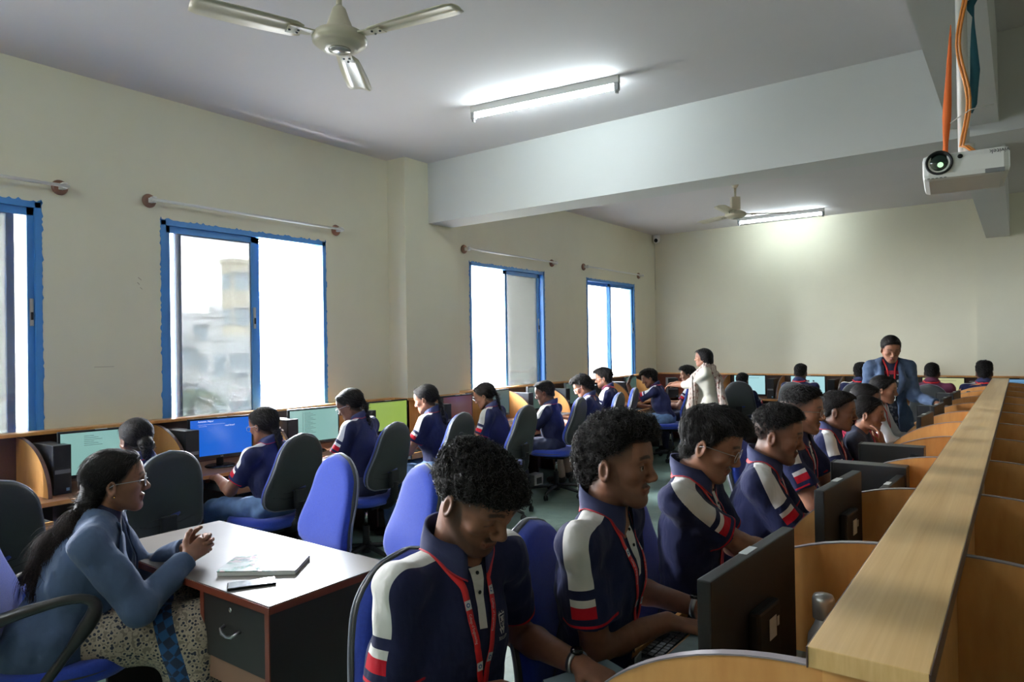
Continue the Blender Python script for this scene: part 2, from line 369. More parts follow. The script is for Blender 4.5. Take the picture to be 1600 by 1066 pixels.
# projector on its pole
def projector():
    t = thing('projector', 'white projector hanging upside down on a pole from the long beam', 'projector', (5.025, 2.93, 2.97))
    t.rotation_euler = (0, 0, math.radians(4))
    zt, zb = -.715, -.802; W = .124; D = .15
    b = MB(); b.box((-W, -D, zb), (W, D, zt), bev=.018); b.build('casing', M_WHITEPL, t)
    R = Matrix.Rotation(math.pi / 2, 4, 'X'); cx = -.075; cz = (zt + zb) / 2 + .012
    MB().lathe([(.040, 0), (.0415, .008), (.039, .014), (.034, .012), (.032, 0)], (cx, -D + .004, cz), 32, 0, R).build('lens_ring', M_BLKPL, t)
    MB().lathe([(.001, .008), (.016, .007), (.027, .004), (.033, .001)], (cx, -D + .004, cz), 32, 0, R).build('lens', mat('dark_coated_lens', (14, 30, 26), .06, coat=.6), t)
    MB().lathe([(.001, .002), (.008, .001), (.009, 0)], (cx + .004, -D - .006, cz - .008), 18, 0, R).build('lamp_glow', emit('projector_lamp', (190, 255, 190), 1.1), t)
    MB().lathe([(.001, .003), (.007, .003), (.008, 0)], (-.014, -D, cz + .014), 14, 0, R).build('sensor', M_BLKGL, t)
    MB().box((.055, -D - .001, zb + .002), (.108, -D + .003, zb + .016)).build('vent', mat('vent_grey', (112, 114, 116), .5), t)
    m = MB(); v, f = text_mesh('vivitek', .021)
    m.add([(.122 - p[0], -D - .0015, cz + .022 - p[1]) for p in v], f); m.build('maker_mark', M_GREYPL, t)
    m = MB()
    for i in range(5): m.box((-.11 + i * .012, -D - .0012, zb + .004), (-.102 + i * .012, -D + .001, zb + .006))
    m.build('marking', M_GREYPL, t)
    MB().box((-.02, -.04, zt - .005), (.045, .05, zt + .02), bev=.004).tube([(.01, .01, zt), (.01, .01, zt + .055)], .022, 10).build('mount_plate', M_WHITEPL, t)
    MB().tube([(.0, .01, zt + .03), (.0, .01, -.012)], .0175, 14).build('pole', M_WHITEPL, t)
    MB().box((-.07, -.05, -.014), (.07, .07, 0), bev=.003).box((-.05, -.04, -.03), (-.035, -.025, -.012), 1).box((.035, -.04, -.03), (.05, -.025, -.012), 1).build('ceiling_bracket', [M_STEEL, M_GREYPL], t)
    M_OR = mat('orange_cable', (206, 128, 52), .45)
    for k, dx in enumerate((0, .009)):
        pts = [(-.002 + dx + .014 * math.sin(i * .5 + .2), -.022 - .004 * k, -.01 - i * .033) for i in range(21)] + [(.004 + dx, -.03, zt + .04), (.03 + dx, -.035, zt + .012), (.05, -.02, zt + .004)]
        MB().tube(pts, .0042, 8).build('cable', M_OR, t)
    M_RIB = mat('orange_ribbon', (226, 112, 52), .8); M_TEAL = mat('teal_ribbon', (38, 92, 108), .8)
    def ribbon(pts, ws, name, m):
        V = []
        for (x, y, z), w in zip(pts, ws): V += [(x - w / 2, y, z), (x + w / 2, y + .004, z), (x - w / 2, y + .002, z), (x + w / 2, y + .006, z)]
        F = []
        for i in range(len(pts) - 1):
            a = i * 4; b = a + 4; F += [(a, a + 1, b + 1, b), (a + 2, b + 2, b + 3, a + 3), (a, b, b + 2, a + 2), (a + 1, a + 3, b + 3, b + 1)]
        MB().add(V, F, 0, True).build(name, m, t)
    ribbon([(-.032 - .0025 * i, -.028, -.235 - i * .0465) for i in range(12)], [.003, .008, .012, .016, .018, .022, .026, .027, .022, .016, .017, .018], 'ribbon', M_RIB)
    ribbon([(.055, .03, -.13), (.035, .02, -.145), (.026, .01, -.17), (.036, .01, -.21), (.035, .01, -.25), (.036, .01, -.32), (.038, .012, -.40), (.034, .01, -.46), (.03, .008, -.52), (.026, .01, -.55)], [.01, .032, .028, .006, .012, .022, .03, .026, .024, .004], 'ribbon', M_TEAL)
    MB().tube([(-.04, -.03, -.585), (-.02, -.034, -.573), (.02, -.03, -.548), (.06, -.02, -.54), (.09, 0, -.533)], .0018, 6).build('cable_tie', M_WHITEPL, t)
projector()

# corner camera
t = thing('security_camera', 'white dome security camera at the top of the far left corner', 'security camera', (.07, DEPTH - .05, CEIL - .06))
MB().lathe([(.001, .05), (.06, .05), (.062, .0), (.05, -.03)]).build('mount', M_WHITEPL, t)
Rm = Matrix.Rotation(math.radians(35), 4, 'X') @ Matrix.Rotation(math.radians(25), 4, 'Y')
MB().lathe(sphere_prof(.062, 12), (.01, -.03, -.035)).build('housing', M_WHITEPL, t)
MB().lathe([(.001, 0), (.03, 0), (.034, .01), (.03, .02), (.001, .024)], (.028, -.078, -.05), 18, 0, Matrix.Rotation(math.radians(100), 4, 'X')).build('lens', M_BLKGL, t)
MB().tube([(-.05, .02, -.03), (-.05, .03, -.9)], .004, 6).build('cable', mat('grey_conduit', (170, 170, 160), .5), t)
# marks on the wall
def mark(y, z, w, h, label):
    o = MB().box((0.0002, -w / 2, -h / 2), (.0012, w / 2, h / 2)).build('wall_scuff', mat('scuff', (150, 138, 124), .8)); o.location = (0, y, z); return o
for n_, a_ in enumerate(((2.46, 2.155, .03, .004, .7), (2.45, 2.12, .022, .004, .8), (2.47, 2.085, .02, .003, .75), (2.21, 1.52, .13, .0025, 0))):
    o = mark(a_[0], a_[1], a_[2], a_[3], ''); o.rotation_euler = (-a_[4], 0, 0)
    o.name = 'trim_%d' % (5 + n_); struct(o)

# ---------------------------------------------------------------- outside
M_EXT = mat('exterior_plaster', (222, 220, 208), .85, var=.04, scale=1)
for i, (y, x1) in enumerate(((2.02, -2.4), (7.98, -2.6))):
    slab('trim_%d' % (9 + i), (x1, y, -1), (-WT, y + .2, 4.2), M_EXT)
for i, (a, b) in enumerate(((2.62, 4.14), (6.22, 7.80))):
    slab('trim_%d' % (11 + i), (-.6, a - .1, 2.72), (-WT, b + .1, 2.80), M_EXT)
def gz(m, n): return m
GRND = -12
slab('trim_13', (-400, -100, GRND - .2), (-3, 500, GRND), mat('city_ground', (214, 212, 204), .9, var=.1, scale=.05))
M_W1 = mat('hazed_white_render', (246, 245, 242), .85, var=.04, scale=.3); M_W2 = mat('hazed_beige_render', (232, 222, 196), .85, var=.05, scale=.3); M_W3 = mat('hazed_grey_render', (222, 224, 222), .85, var=.04, scale=.3)  # wall colours lightened to stand in for aerial haze over the city
M_WIN = mat('building_window', (170, 184, 192), .3)
def building(x, y, w, d, top, label, m, rows=4, cols=3, extras=()):
    # x,y front-face centre; faces +x / -y ; height from ground
    t = thing('apartment_building', label, 'building', (x, y, GRND)); H = top - GRND
    MB().box((-d, -w / 2, 0), (0, w / 2, H)).box((-d - .15, -w / 2 - .15, H), (.15, w / 2 + .15, H + .35)).build('wall', m, t)
    for r in range(rows):
        for c in range(cols):
            zz = H - 1.6 - r * 3.1; yy = -w / 2 + (c + .5) * w / cols
            if zz < 1: continue
            f = MB().box((-.02, yy - .65, zz - .75), (.06, yy + .65, zz + .75)).build('window', M_WIN, t)
            MB().box((.02, yy - .03, zz - .75), (.08, yy + .03, zz + .75)).box((.0, yy - .8, zz + .8), (.5, yy + .8, zz + .9)).build('window_bar', M_W1, f)
    for k in range(cols):
        xx = -d + (k + .5) * d / cols
        for r in range(rows):
            zz = H - 1.6 - r * 3.1
            if zz > 1: MB().box((xx - .6, -w / 2 - .05, zz - .7), (xx + .6, -w / 2 + .02, zz + .7)).build('window', M_WIN, t)
    for kind, a, b in extras: MB().box(a, b).build(kind, m, t)
    return t
# ---------------------------------------------------------------- signed-distance modelling of people
def nv(v): v = np.asarray(v, float); return v / (np.linalg.norm(v) + 1e-12)
class Field:
    def __init__(s): s.p = []
    def cap(s, a, b, ra, rb=None, k=.01, mode='add'):
        a = np.asarray(a, float); b = np.asarray(b, float); rb = ra if rb is None else rb; m = max(ra, rb)
        s.p.append(('cap', np.minimum(a, b) - m, np.maximum(a, b) + m, k, mode, (a, b, ra, rb))); return s
    def ell(s, c, R, r, k=.01, mode='add'):
        c = np.asarray(c, float); r = np.asarray(r, float); R = np.asarray(R, float)   # R rows are the axes
        e = np.sqrt(((R * r[:, None]) ** 2).sum(0)); s.p.append(('ell', c - e, c + e, k, mode, (c, R, r))); return s
    def fn(s, lo, hi, f, k=.005, mode='add'): s.p.append(('fn', np.asarray(lo, float), np.asarray(hi, float), k, mode, f)); return s
    def mesh(s, name, vox, smooth=0):
        add = [q for q in s.p if q[4] == 'add']
        lo = np.min([q[1] for q in add], 0) - 5 * vox; hi = np.max([q[2] for q in add], 0) + 5 * vox
        n = np.ceil((hi - lo) / vox).astype(int) + 1; D = np.full(n, .06, np.float32)
        ax = [(lo[i] + np.arange(n[i]) * vox).astype(np.float32) for i in range(3)]
        for kind, a, b, k, mode, d in s.p:
            mg = max(k, 0) + 4 * vox + (.0 if mode == 'add' else .0)
            i0 = np.maximum(0, np.floor((a - mg - lo) / vox).astype(int)); i1 = np.minimum(n, np.ceil((b + mg - lo) / vox).astype(int) + 1)
            if (i1 <= i0).any(): continue
            X = ax[0][i0[0]:i1[0], None, None]; Y = ax[1][None, i0[1]:i1[1], None]; Z = ax[2][None, None, i0[2]:i1[2]]
            if kind == 'cap':
                A, B, ra, rb = d; ba = B - A; L2 = max(float(ba @ ba), 1e-12)
                x, y, z = X - A[0], Y - A[1], Z - A[2]
                t = np.clip((x * ba[0] + y * ba[1] + z * ba[2]) / L2, 0, 1)
                v = np.sqrt((x - t * ba[0]) ** 2 + (y - t * ba[1]) ** 2 + (z - t * ba[2]) ** 2) - (ra + (rb - ra) * t)
            elif kind == 'ell':
                c, R, r = d; x, y, z = X - c[0], Y - c[1], Z - c[2]
                u = [(x * R[i, 0] + y * R[i, 1] + z * R[i, 2]) for i in range(3)]
                k0 = np.sqrt(sum((u[i] / r[i]) ** 2 for i in range(3))); k1 = np.sqrt(sum((u[i] / r[i] ** 2) ** 2 for i in range(3)))
                v = k0 * (k0 - 1) / (k1 + 1e-9)
            else:
                P = np.broadcast_arrays(X, Y, Z); v = d(*P)
            sl = D[i0[0]:i1[0], i0[1]:i1[1], i0[2]:i1[2]]
            if mode == 'add':
                h = np.maximum(k - np.abs(sl - v), 0) / max(k, 1e-6); r_ = np.minimum(sl, v) - h * h * k * .25
            elif mode == 'sub':
                v = -v; h = np.maximum(k - np.abs(sl - v), 0) / max(k, 1e-6); r_ = np.maximum(sl, v) + h * h * k * .25
            elif mode == 'disp': r_ = sl + v
            else: r_ = np.maximum(sl, v)
            D[i0[0]:i1[0], i0[1]:i1[1], i0[2]:i1[2]] = r_
        D[[0, -1]] = .05; D[:, [0, -1]] = .05; D[:, :, [0, -1]] = .05
        g = vdb.FloatGrid(background=.06); g.copyFromArray(np.ascontiguousarray(D)); pts, quads = g.convertToQuads(isovalue=0.0)
        pts = pts * vox + lo
        me = bpy.data.meshes.new(name); me.vertices.add(len(pts)); me.vertices.foreach_set('co', pts.astype(np.float32).ravel())
        q = quads.astype(np.int32); me.loops.add(q.size); me.loops.foreach_set('vertex_index', q.ravel())
        me.polygons.add(len(q)); me.polygons.foreach_set('loop_start', np.arange(0, q.size, 4, dtype=np.int32)); me.polygons.foreach_set('use_smooth', np.ones(len(q), bool))
        me.update(calc_edges=True); me.validate()
        s.pts = np.zeros(len(me.vertices) * 3, np.float32); me.vertices.foreach_get('co', s.pts); s.pts = s.pts.reshape(-1, 3).astype(float)
        return me
def fattr(me, name, vals):
    a = me.attributes.new(name, 'FLOAT', 'POINT'); a.data.foreach_set('value', np.asarray(vals, np.float32).ravel())
def sines(seed, freq, n=6, aniso=(1, 1, 1)):
    rs = np.random.RandomState(seed); K = rs.normal(size=(n, 3)); K /= np.linalg.norm(K, axis=1)[:, None]; K *= freq * (0.7 + .6 * rs.rand(n, 1)); K *= np.array(aniso); ph = rs.rand(n) * 6.28
    def f(X, Y, Z):
        o = 0
        for k, p in zip(K, ph): o = o + np.sin(k[0] * X + k[1] * Y + k[2] * Z + p)
        return o / n
    return f
def curls(seed, wl):
    a = sines(seed, 6.28 / wl, 5); b = sines(seed + 7, 6.28 / wl, 5); c = sines(seed + 13, 6.28 / (wl * .5), 5)
    return lambda X, Y, Z: np.abs(a(X, Y, Z)) * 1.2 + np.abs(b(X, Y, Z)) * .8 + .5 * np.abs(c(X, Y, Z)) - .8
def bvh_of(me):
    return BVHTree.FromPolygons([v.co.copy() for v in me.vertices], [tuple(p.vertices) for p in me.polygons])

def skin_mat(tone):
    key = 'skin_%d_%d_%d' % tone
    if key in MATS: return MATS[key]
    t = NT(key); c = lin(tone); dk = t.attr('dark'); lp = t.attr('lip')
    f = t.noise(35, 4); base = t.ramp(f, [(.3, tuple(v * .9 for v in c[:3]) + (1,)), (.7, tuple(min(1, v * 1.1) for v in c[:3]) + (1,))])
    lipc = (c[0] * .8, c[1] * .55, c[2] * .6, 1)
    b = t.mix(t.math('MULTIPLY', lp, .8), base, lipc); b = t.mix(t.math('MULTIPLY', dk, .9), b, (.008, .007, .006, 1))
    t.link(b, t.b.inputs['Base Color']); t.b.inputs['Roughness'].default_value = .55; t.b.inputs['Specular IOR Level'].default_value = .35; t.b.inputs['Subsurface Weight'].default_value = .08; t.b.inputs['Subsurface Radius'].default_value = (.01, .004, .002)
    t.bump(t.noise(420, 2), .12, .001); MATS[key] = t.m; return t.m
def hair_mat(name='black_hair', col=(15, 12, 11), stretch=None, rough=.7):
    if name in MATS: return MATS[name]
    t = NT(name); c = lin(col); f = t.noise(160, 4, stretch)
    t.link(t.ramp(f, [(.35, tuple(v * .5 for v in c[:3]) + (1,)), (.7, tuple(v * 1.9 for v in c[:3]) + (1,))]), t.b.inputs['Base Color'])
    t.b.inputs['Roughness'].default_value = rough; t.b.inputs['Specular IOR Level'].default_value = .14; t.bump(f, .8, .004); MATS[name] = t.m; return t.m
NAVY = (30, 34, 66)
def polo_mat():
    t = NT('navy_polo_fabric'); st = t.attr('st'); sd = t.attr('sd'); sa = t.attr('sa')
    navy, white, red = lin(NAVY), lin((214, 212, 208)), lin((178, 20, 38))
    band = t.ramp(st, [(0, white), (.66, navy), (.735, white), (.80, red), (.905, navy)], True)
    stripe = t.math('LESS_THAN', sd, .5)
    c = t.mix(stripe, navy, band)
    pip = t.math('MULTIPLY', sa, t.math('MULTIPLY', t.math('GREATER_THAN', st, .962), t.math('LESS_THAN', st, .985)))
    c = t.mix(pip, c, red); v = t.noise(14, 4)
    c2 = t.new('HueSaturation'); t.link(c, c2.inputs['Color']); t.link(t.math('ADD', .86, t.math('MULTIPLY', v, .28)), c2.inputs['Value'])
    t.link(c2.outputs[0], t.b.inputs['Base Color']); t.b.inputs['Roughness'].default_value = .88; t.b.inputs['Sheen Weight'].default_value = .05; t.b.inputs['Specular IOR Level'].default_value = .2
    t.bump(t.math('ADD', t.noise(11, 3, (1, 1, .55), 'Object', .45), t.math('MULTIPLY', t.noise(700, 2), .02)), .9, .030)
    return t.m
M_POLO = polo_mat()
M_NAVY = mat('navy_knit', (38, 44, 82), .85, bump=.3, bscale=900); M_REDP2 = mat('red_piping', (168, 26, 44), .7); M_WHITEF = mat('white_fabric', (206, 204, 200), .8, bump=.2, bscale=900)
M_LAN = mat('red_lanyard', (204, 28, 34), .5); M_NAVYPANT = mat('dark_blue_trouser_fabric', (28, 34, 62), .85, var=.1, scale=20); M_JEAN = mat('washed_denim', (78, 106, 142), .85, var=.2, scale=18, bump=.3, bscale=600)
M_KHAKI = mat('khaki_cotton', (150, 134, 116), .85, var=.08, scale=12, bump=.25, bscale=500); M_BLACKF = mat('black_fabric', (22, 22, 26), .85, var=.1, scale=20)
def blaz_mat():
    t = NT('slate_blue_blazer_wool'); t.b.inputs['Base Color'].default_value = lin((66, 82, 108)); t.b.inputs['Roughness'].default_value = .9; t.b.inputs['Specular IOR Level'].default_value = .2; t.b.inputs['Sheen Weight'].default_value = .08
    t.bump(t.math('ADD', t.noise(10, 3, (1, 1, .8), 'Object', .45), t.math('MULTIPLY', t.noise(600, 2), .02)), .9, .028); return t.m
M_BLAZ = blaz_mat()
M_SHOE = mat('black_shoe', (18, 18, 20), .4)
M_EYEW = mat('eye_white', (158, 148, 140), .3); M_IRIS = mat('dark_iris', (20, 12, 8), .12)

class Body: pass
def frame_of(yaw, pitch=0, roll=0):
    F = np.array([math.cos(yaw), math.sin(yaw), 0.]); L = np.array([-math.sin(yaw), math.cos(yaw), 0.]); U = np.array([0, 0, 1.])
    F2 = F * math.cos(pitch) - U * math.sin(pitch); U2 = U * math.cos(pitch) + F * math.sin(pitch)
    L3 = L * math.cos(roll) + U2 * math.sin(roll); U3 = U2 * math.cos(roll) - L * math.sin(roll)
    return F2, L3, U3
def ik(S, W, l1, l2, pole):
    d = W - S; D = np.linalg.norm(d); m = (l1 + l2) * .995
    if D > m: W = S + d / D * m; d = W - S; D = m
    a = (l1 * l1 - l2 * l2 + D * D) / (2 * D); h = math.sqrt(max(l1 * l1 - a * a, 0)); u = d / D
    p = nv(pole - u * (pole @ u)); return S + u * a + p * h, W
def rotv(v, ax, a):
    ax = nv(ax); return v * math.cos(a) + np.cross(ax, v) * math.sin(a) + ax * (ax @ v) * (1 - math.cos(a))
def hand(Fd, W, d, pn, side, s, curl=(.35, .45, .3), thumb=.5, spread=.06, rmin=0):
    # W wrist, d finger direction, pn palm normal (palm faces pn), side: +1 left hand, -1 right hand
    d = nv(d); pn = nv(pn - d * (pn @ d)); lat = np.cross(d, pn) * (1 if side > 0 else -1)   # lat points to the thumb
    lat = -lat
    for i, (o, kl, fl, r) in enumerate(((.027, .088, .072, .0088), (.009, .092, .080, .0090), (-.009, .087, .074, .0086), (-.026, .078, .058, .0076))):
        r = max(r * s, rmin); K = W + d * kl * s + lat * o * s - pn * .002 * s
        Fd.cap(W + lat * o * .55 * s + d * .012 * s, K, .0145 * s, max(.0115 * s, rmin), .014)
        dd = rotv(d, pn, 0) + lat * spread * (1.5 - i); dd = nv(dd); P = K
        for j, (L_, c) in enumerate(zip((.5, .3, .24), curl)):
            axx = np.cross(dd, pn); dd = nv(rotv(dd, axx, c * (1 + .08 * i))); Q = P + dd * fl * L_ * s
            Fd.cap(P, Q, r * (1.04 - .1 * j), r * (.95 - .1 * j), .0035); P = Q
    T = W + d * .02 * s + lat * .024 * s + pn * .008 * s; dd = nv(d * .75 + lat * .75 + pn * thumb * .5)
    for L_, r in ((.04, .0125), (.032, .0105), (.026, .009)):
        Q = T + dd * L_ * s; Fd.cap(T, Q, max(r * s, rmin), max(r * .9 * s, rmin), .008); T = Q; dd = nv(dd + d * .35 - lat * .15)
def head_shape(Fd, C, HF, HL, HU, s, fem=False, eyes='down', fat=1.0, rmin=0):
    R = np.array([HL, HF, HU])
    P = lambda x, y, z: C + HL * x * s + HF * y * s + HU * z * s
    e = lambda c, r, k, m='add': Fd.ell(P(*c), R, np.array(r) * s, k * s, m)
    c_ = lambda a, b, ra, rb, k, m='add': Fd.cap(P(*a), P(*b), ra * s, rb * s, k * s, m)
    e((0, -.016, .040), (.075, .093, .080), .01); e((0, .022, -.018), (.059 * fat, .062, .083), .03)
    e((0, .055, .045), (.055, .034, .045), .03)
    for q in (-1, 1):
        c_((q * .050 * fat, -.008, -.045), (q * .022 * fat, .056, -.088), .019, .018, .03)
        e((q * .041, .056, -.016), (.021 * fat, .02, .018), .02)
        c_((q * .036, .074, .024), (q * .012, .084, .020), .009, .008, .018)
        e((q * .013, .091, -.032), (.0095, .010, .008), .006)
        # ear
        Re = np.array([nv(HL * .93 - HF * q * .35), nv(HF * .93 + HL * q * .35), HU])
        Fd.ell(P(q * .077, -.012, -.008), Re, np.array((.0085, .019, .031)) * s, .008 * s); Fd.ell(P(q * .085, -.009, -.006), Re, np.array((.0075, .010, .019)) * s, .004 * s, 'sub')
        Fd.ell(P(q * .079, -.002, -.008), Re, np.array((.004, .004, .007)) * s, .003 * s)
        e((q * .031, .086, .004), (.015, .012, .011), .014, 'sub')
        e((q * .031, .068, .004), (.0155, .0145, .0135), .004)
        if eyes == 'open': e((q * .031, .0835, .0025), (.0125, .007, .0038), .002, 'sub')
    e((0, .062, -.094), (.020, .018, .016), .025)
    c_((0, .082, .014), (0, .103, -.024), .0075, .0095, .012); e((0, .101, -.027), (.0105, .0095, .009), .008)
    k = 1.15 if fem else 1.0
    c_((-.018, .080, -.0575), (.018, .080, -.0575), .0055 * k, .0055 * k, .006); c_((-.006, .0845, -.0555), (.006, .0845, -.0555), .006 * k, .006 * k, .006)
    c_((-.014, .079, -.068), (.014, .079, -.068), .0065 * k, .0065 * k, .007)
    c_((-.024, .080, -.0622), (.024, .080, -.0622), .0022, .0022, .003, 'sub')
    return P
def head_masks(pts, B, beard):
    d = (pts - B.C) / B.hs; x = d @ B.HL; y = d @ B.HF; z = d @ B.HU; ax = np.abs(x)
    sm = lambda v, a, b: np.clip((v - a) / (b - a), 0, 1)
    brow = (sm(ax, .010, .014) * (1 - sm(ax, .048, .052)) * sm(y, .055, .062) * (1 - sm(np.abs(z - (.029 + .004 * np.sin((ax - .01) / .04 * 3.1))), .0035, .0055)))
    if B.fem: brow = brow * .8
    dark = brow * .95
    # lids / lashes line
    if True: dark = np.maximum(dark, .85 * (1 - sm(np.abs(ax - .031), .0125, .0145)) * sm(y, .07, .074) * (1 - sm(np.abs(z + (.004 if B.eyes == 'down' else -.0075) + 10 * (ax - .031) ** 2), .001, .0025)))
    nost = (1 - sm(np.sqrt((ax - .0075) ** 2 + (y - .096) ** 2 + (z + .0385) ** 2), .003, .005)); dark = np.maximum(dark, nost * .8)
    must = (1 - sm(ax, .020, .028)) * sm(y, .07, .078) * (1 - sm(np.abs(z + .046 + ax * .14), .0045, .0075))
    zl = np.interp(y, [-.11, -.06, -.02, .0, .015, .03, .055, .09], [-.2, -.2, -.2, .05, .03, -.045, -.062, -.074])
    bz = sm(y, -.022, .012) * (1 - sm(z, zl - .006, zl + .008)) * (1 - sm(-z, .112, .125)); chin = (1 - sm(ax, .022, .03)) * sm(y, .05, .06) * (1 - sm(np.abs(z + .09), .012, .02))
    if beard == 'full': dark = np.maximum(dark, np.maximum(bz * .72, must * .8))
    elif beard == 'stubble': dark = np.maximum(dark, np.maximum(bz * .42, must * .75))
    elif beard == 'mustache': dark = np.maximum(dark, np.maximum(must * .45, chin * .3))
    elif beard == 'goatee': dark = np.maximum(dark, np.maximum(must * .7, np.maximum(chin * .7, bz * .25)))
    if B.hairline is not None:
        hl = B.hairline(y); dark = np.maximum(dark, sm(z, hl - B.fade, hl + .004) * .9 * (np.abs(z) < .2) * ((y < .06) | (z > .07)) * (ax < .079))
    lip = (1 - sm(ax, .022, .027)) * sm(y, .072, .078) * (1 - sm(np.abs(z + .062), .010, .0125))
    return dark, lip * (dark < .5)

def hair_shape(Fd, B, style, seed=0):
    C, HL, HF, HU, s = B.C, B.HL, B.HF, B.HU, B.hs; R = np.array([HL, HF, HU])
    P = lambda x, y, z: C + HL * x * s + HF * y * s + HU * z * s
    e = lambda c, r, k=.02, m='add': Fd.ell(P(*c), R, np.array(r) * s, k * s, m)
    cc = lambda a, b, ra, rb, k=.01, m='add': Fd.cap(P(*a), P(*b), ra * s, rb * s, k * s, m)
    Y_ = [-.12, -.09, -.04, -.012, .01, .035, .06, .08, .1]
    lines = {'curly_big': [-.04, -.045, -.02, .012, .022, .034, .046, .050, .050], 'curly': [-.075, -.07, -.03, .018, .034, .048, .066, .074, .074], 'short': [-.06, -.058, -.03, .010, .022, .045, .072, .082, .085],
             'wavy': [-.085, -.082, -.06, .0, .0, .035, .060, .066, .07], 'fade': [-.05, -.045, -.012, .026, .034, .05, .074, .084, .088], 'woman': [-.080, -.080, -.055, -.012, .004, .022, .058, .080, .090]}
    ln = lines.get(style, lines['woman']); B.fade = {'fade': .05, 'curly': .045, 'curly_big': .03, 'short': .04, 'wavy': .02}.get(style, .008); hl = lambda y: np.interp(y, Y_, ln); B.hairline = hl
    lo = C - .22 * s; hi = C + .22 * s
    if style == 'curly_big':
        e((0, -.014, .040), (.088, .108, .084)); e((0, .015, .068), (.082, .090, .052)); e((0, .078, .058), (.058, .032, .030)); e((0, -.07, .045), (.075, .05, .068))
    elif style == 'curly':
        e((0, -.012, .050), (.084, .104, .088)); e((0, .01, .105), (.078, .095, .045)); e((0, .08, .088), (.055, .035, .026)); e((0, -.09, .03), (.06, .035, .06)); cc((0, -.09, -.01), (0, -.095, -.06), .035, .02, .03)
    elif style == 'wavy':
        e((0, -.012, .046), (.084, .105, .090)); e((0, .03, .095), (.074, .078, .042)); e((.01, .082, .078), (.055, .026, .022)); cc((-.05, .066, .076), (.03, .086, .072), .018, .012, .02)
    elif style == 'fade':
        e((0, -.012, .046), (.077, .098, .085)); e((0, .015, .088), (.068, .078, .044)); e((0, .046, .096), (.046, .026, .02))
    elif style == 'short':
        e((0, -.014, .043), (.079, .099, .086)); e((0, .03, .085), (.068, .068, .038))
    else:
        e((0, -.018, .040), (.085, .103, .091)); e((0, .05, .07), (.062, .045, .04))
    if style in ('curly', 'curly_big', 'wavy', 'short'): e((0, -.047, -.030), (.060, .046, .056), .02)
    def cut(X, Y, Z):
        x = (X - C[0]) * HL[0] + (Y - C[1]) * HL[1] + (Z - C[2]) * HL[2]; y = (X - C[0]) * HF[0] + (Y - C[1]) * HF[1] + (Z - C[2]) * HF[2]; z = (X - C[0]) * HU[0] + (Y - C[1]) * HU[1] + (Z - C[2]) * HU[2]
        return ((hl(y / s) * s) - z) * .8
    if style == 'long' or style in ('bun', 'braid', 'tail', 'bob'):
        pass
    Fd.fn(lo, hi, cut, 0, 'int')
    def taper(X, Y, Z):
        y = (X - C[0]) * HF[0] + (Y - C[1]) * HF[1] + (Z - C[2]) * HF[2]; z = (X - C[0]) * HU[0] + (Y - C[1]) * HU[1] + (Z - C[2]) * HU[2]
        return tap * s * np.clip(1 - (z / s - hl(y / s)) / .030, 0, 1) ** 1.5 * (z / s < hl(y / s) + .05)
    tap = {'curly_big': .006, 'curly': .007, 'wavy': .006, 'fade': .0035, 'short': .005}.get(style, .009)
    Fd.fn(lo, hi, taper, 0, 'disp')
    if style == 'curly': cc((0, -.075, .0), (0, -.082, -.06), .032, .022, .03)
    amp = {'curly_big': .0065, 'curly': .0065, 'wavy': .005, 'fade': .0055, 'short': .002}.get(style, .0008)
    cf_ = curls(seed + 3, {'curly_big': .03, 'curly': .042, 'wavy': .045, 'fade': .02}.get(style, .03)); 
    if B.vox < .009 or amp > .003:
        Fd.fn(lo, hi, lambda X, Y, Z: -amp * s * cf_(X, Y, Z), 0, 'disp')
    back = P(0, -.1, -.01); dn = np.array([0, 0, -1.])
    if style == 'bun':
        Fd.ell(P(0, -.105, -.03), R, np.array((.042, .035, .042)) * s, .015); Fd.ell(P(0, -.1, -.085), R, np.array((.03, .024, .04)) * s, .015)
    if style == 'low_tail':
        cc((0, -.09, -.02), (.0, -.105, -.10), .03, .02, .02); cc((0, -.105, -.10), (.0, -.11, -.19), .022, .014, .02)
    if style == 'braid':
        p = P(0, -.095, .03); q = nv(-B.T * .0 - B.TF * .25 + dn)
        for i in range(17):
            w = .023 * (1 - .02 * i) * s; off = B.HL * (.011 if i % 2 else -.011) * s
            Fd.ell(p + off, R, np.array((w * .8, w * .7, w * .85)), .006); p = p + (q * .017 - (HF * .008 if i < 3 else 0)) * s
    if style == 'bob':
        e((0, -.04, .01), (.098, .092, .095), .02); e((0, -.07, -.05), (.085, .062, .065), .02); e((0, .09, -.03), (.052, .055, .095), .01, 'sub')
    if style == 'long':
        e((0, -.07, -.03), (.06, .05, .06), .02)
        pts = [P(0, -.09, -.07), P(.0, -.115, -.14), P(.005, -.165, -.20), P(.01, -.20, -.28), P(0, -.215, -.36), P(-.01, -.21, -.43)]
        rr = [.046, .058, .068, .070, .060, .030]
        for i in range(5): Fd.cap(pts[i], pts[i + 1], rr[i] * s, rr[i + 1] * s, .02)
        w1 = curls(5, .06); Fd.fn(C - np.array((.3, .3, .6)), P(0, 0, -.06) + .3, lambda X, Y, Z: -.009 * w1(X, Y, Z * .4) * (Z < C[2] - .04 * s), 0, 'disp')

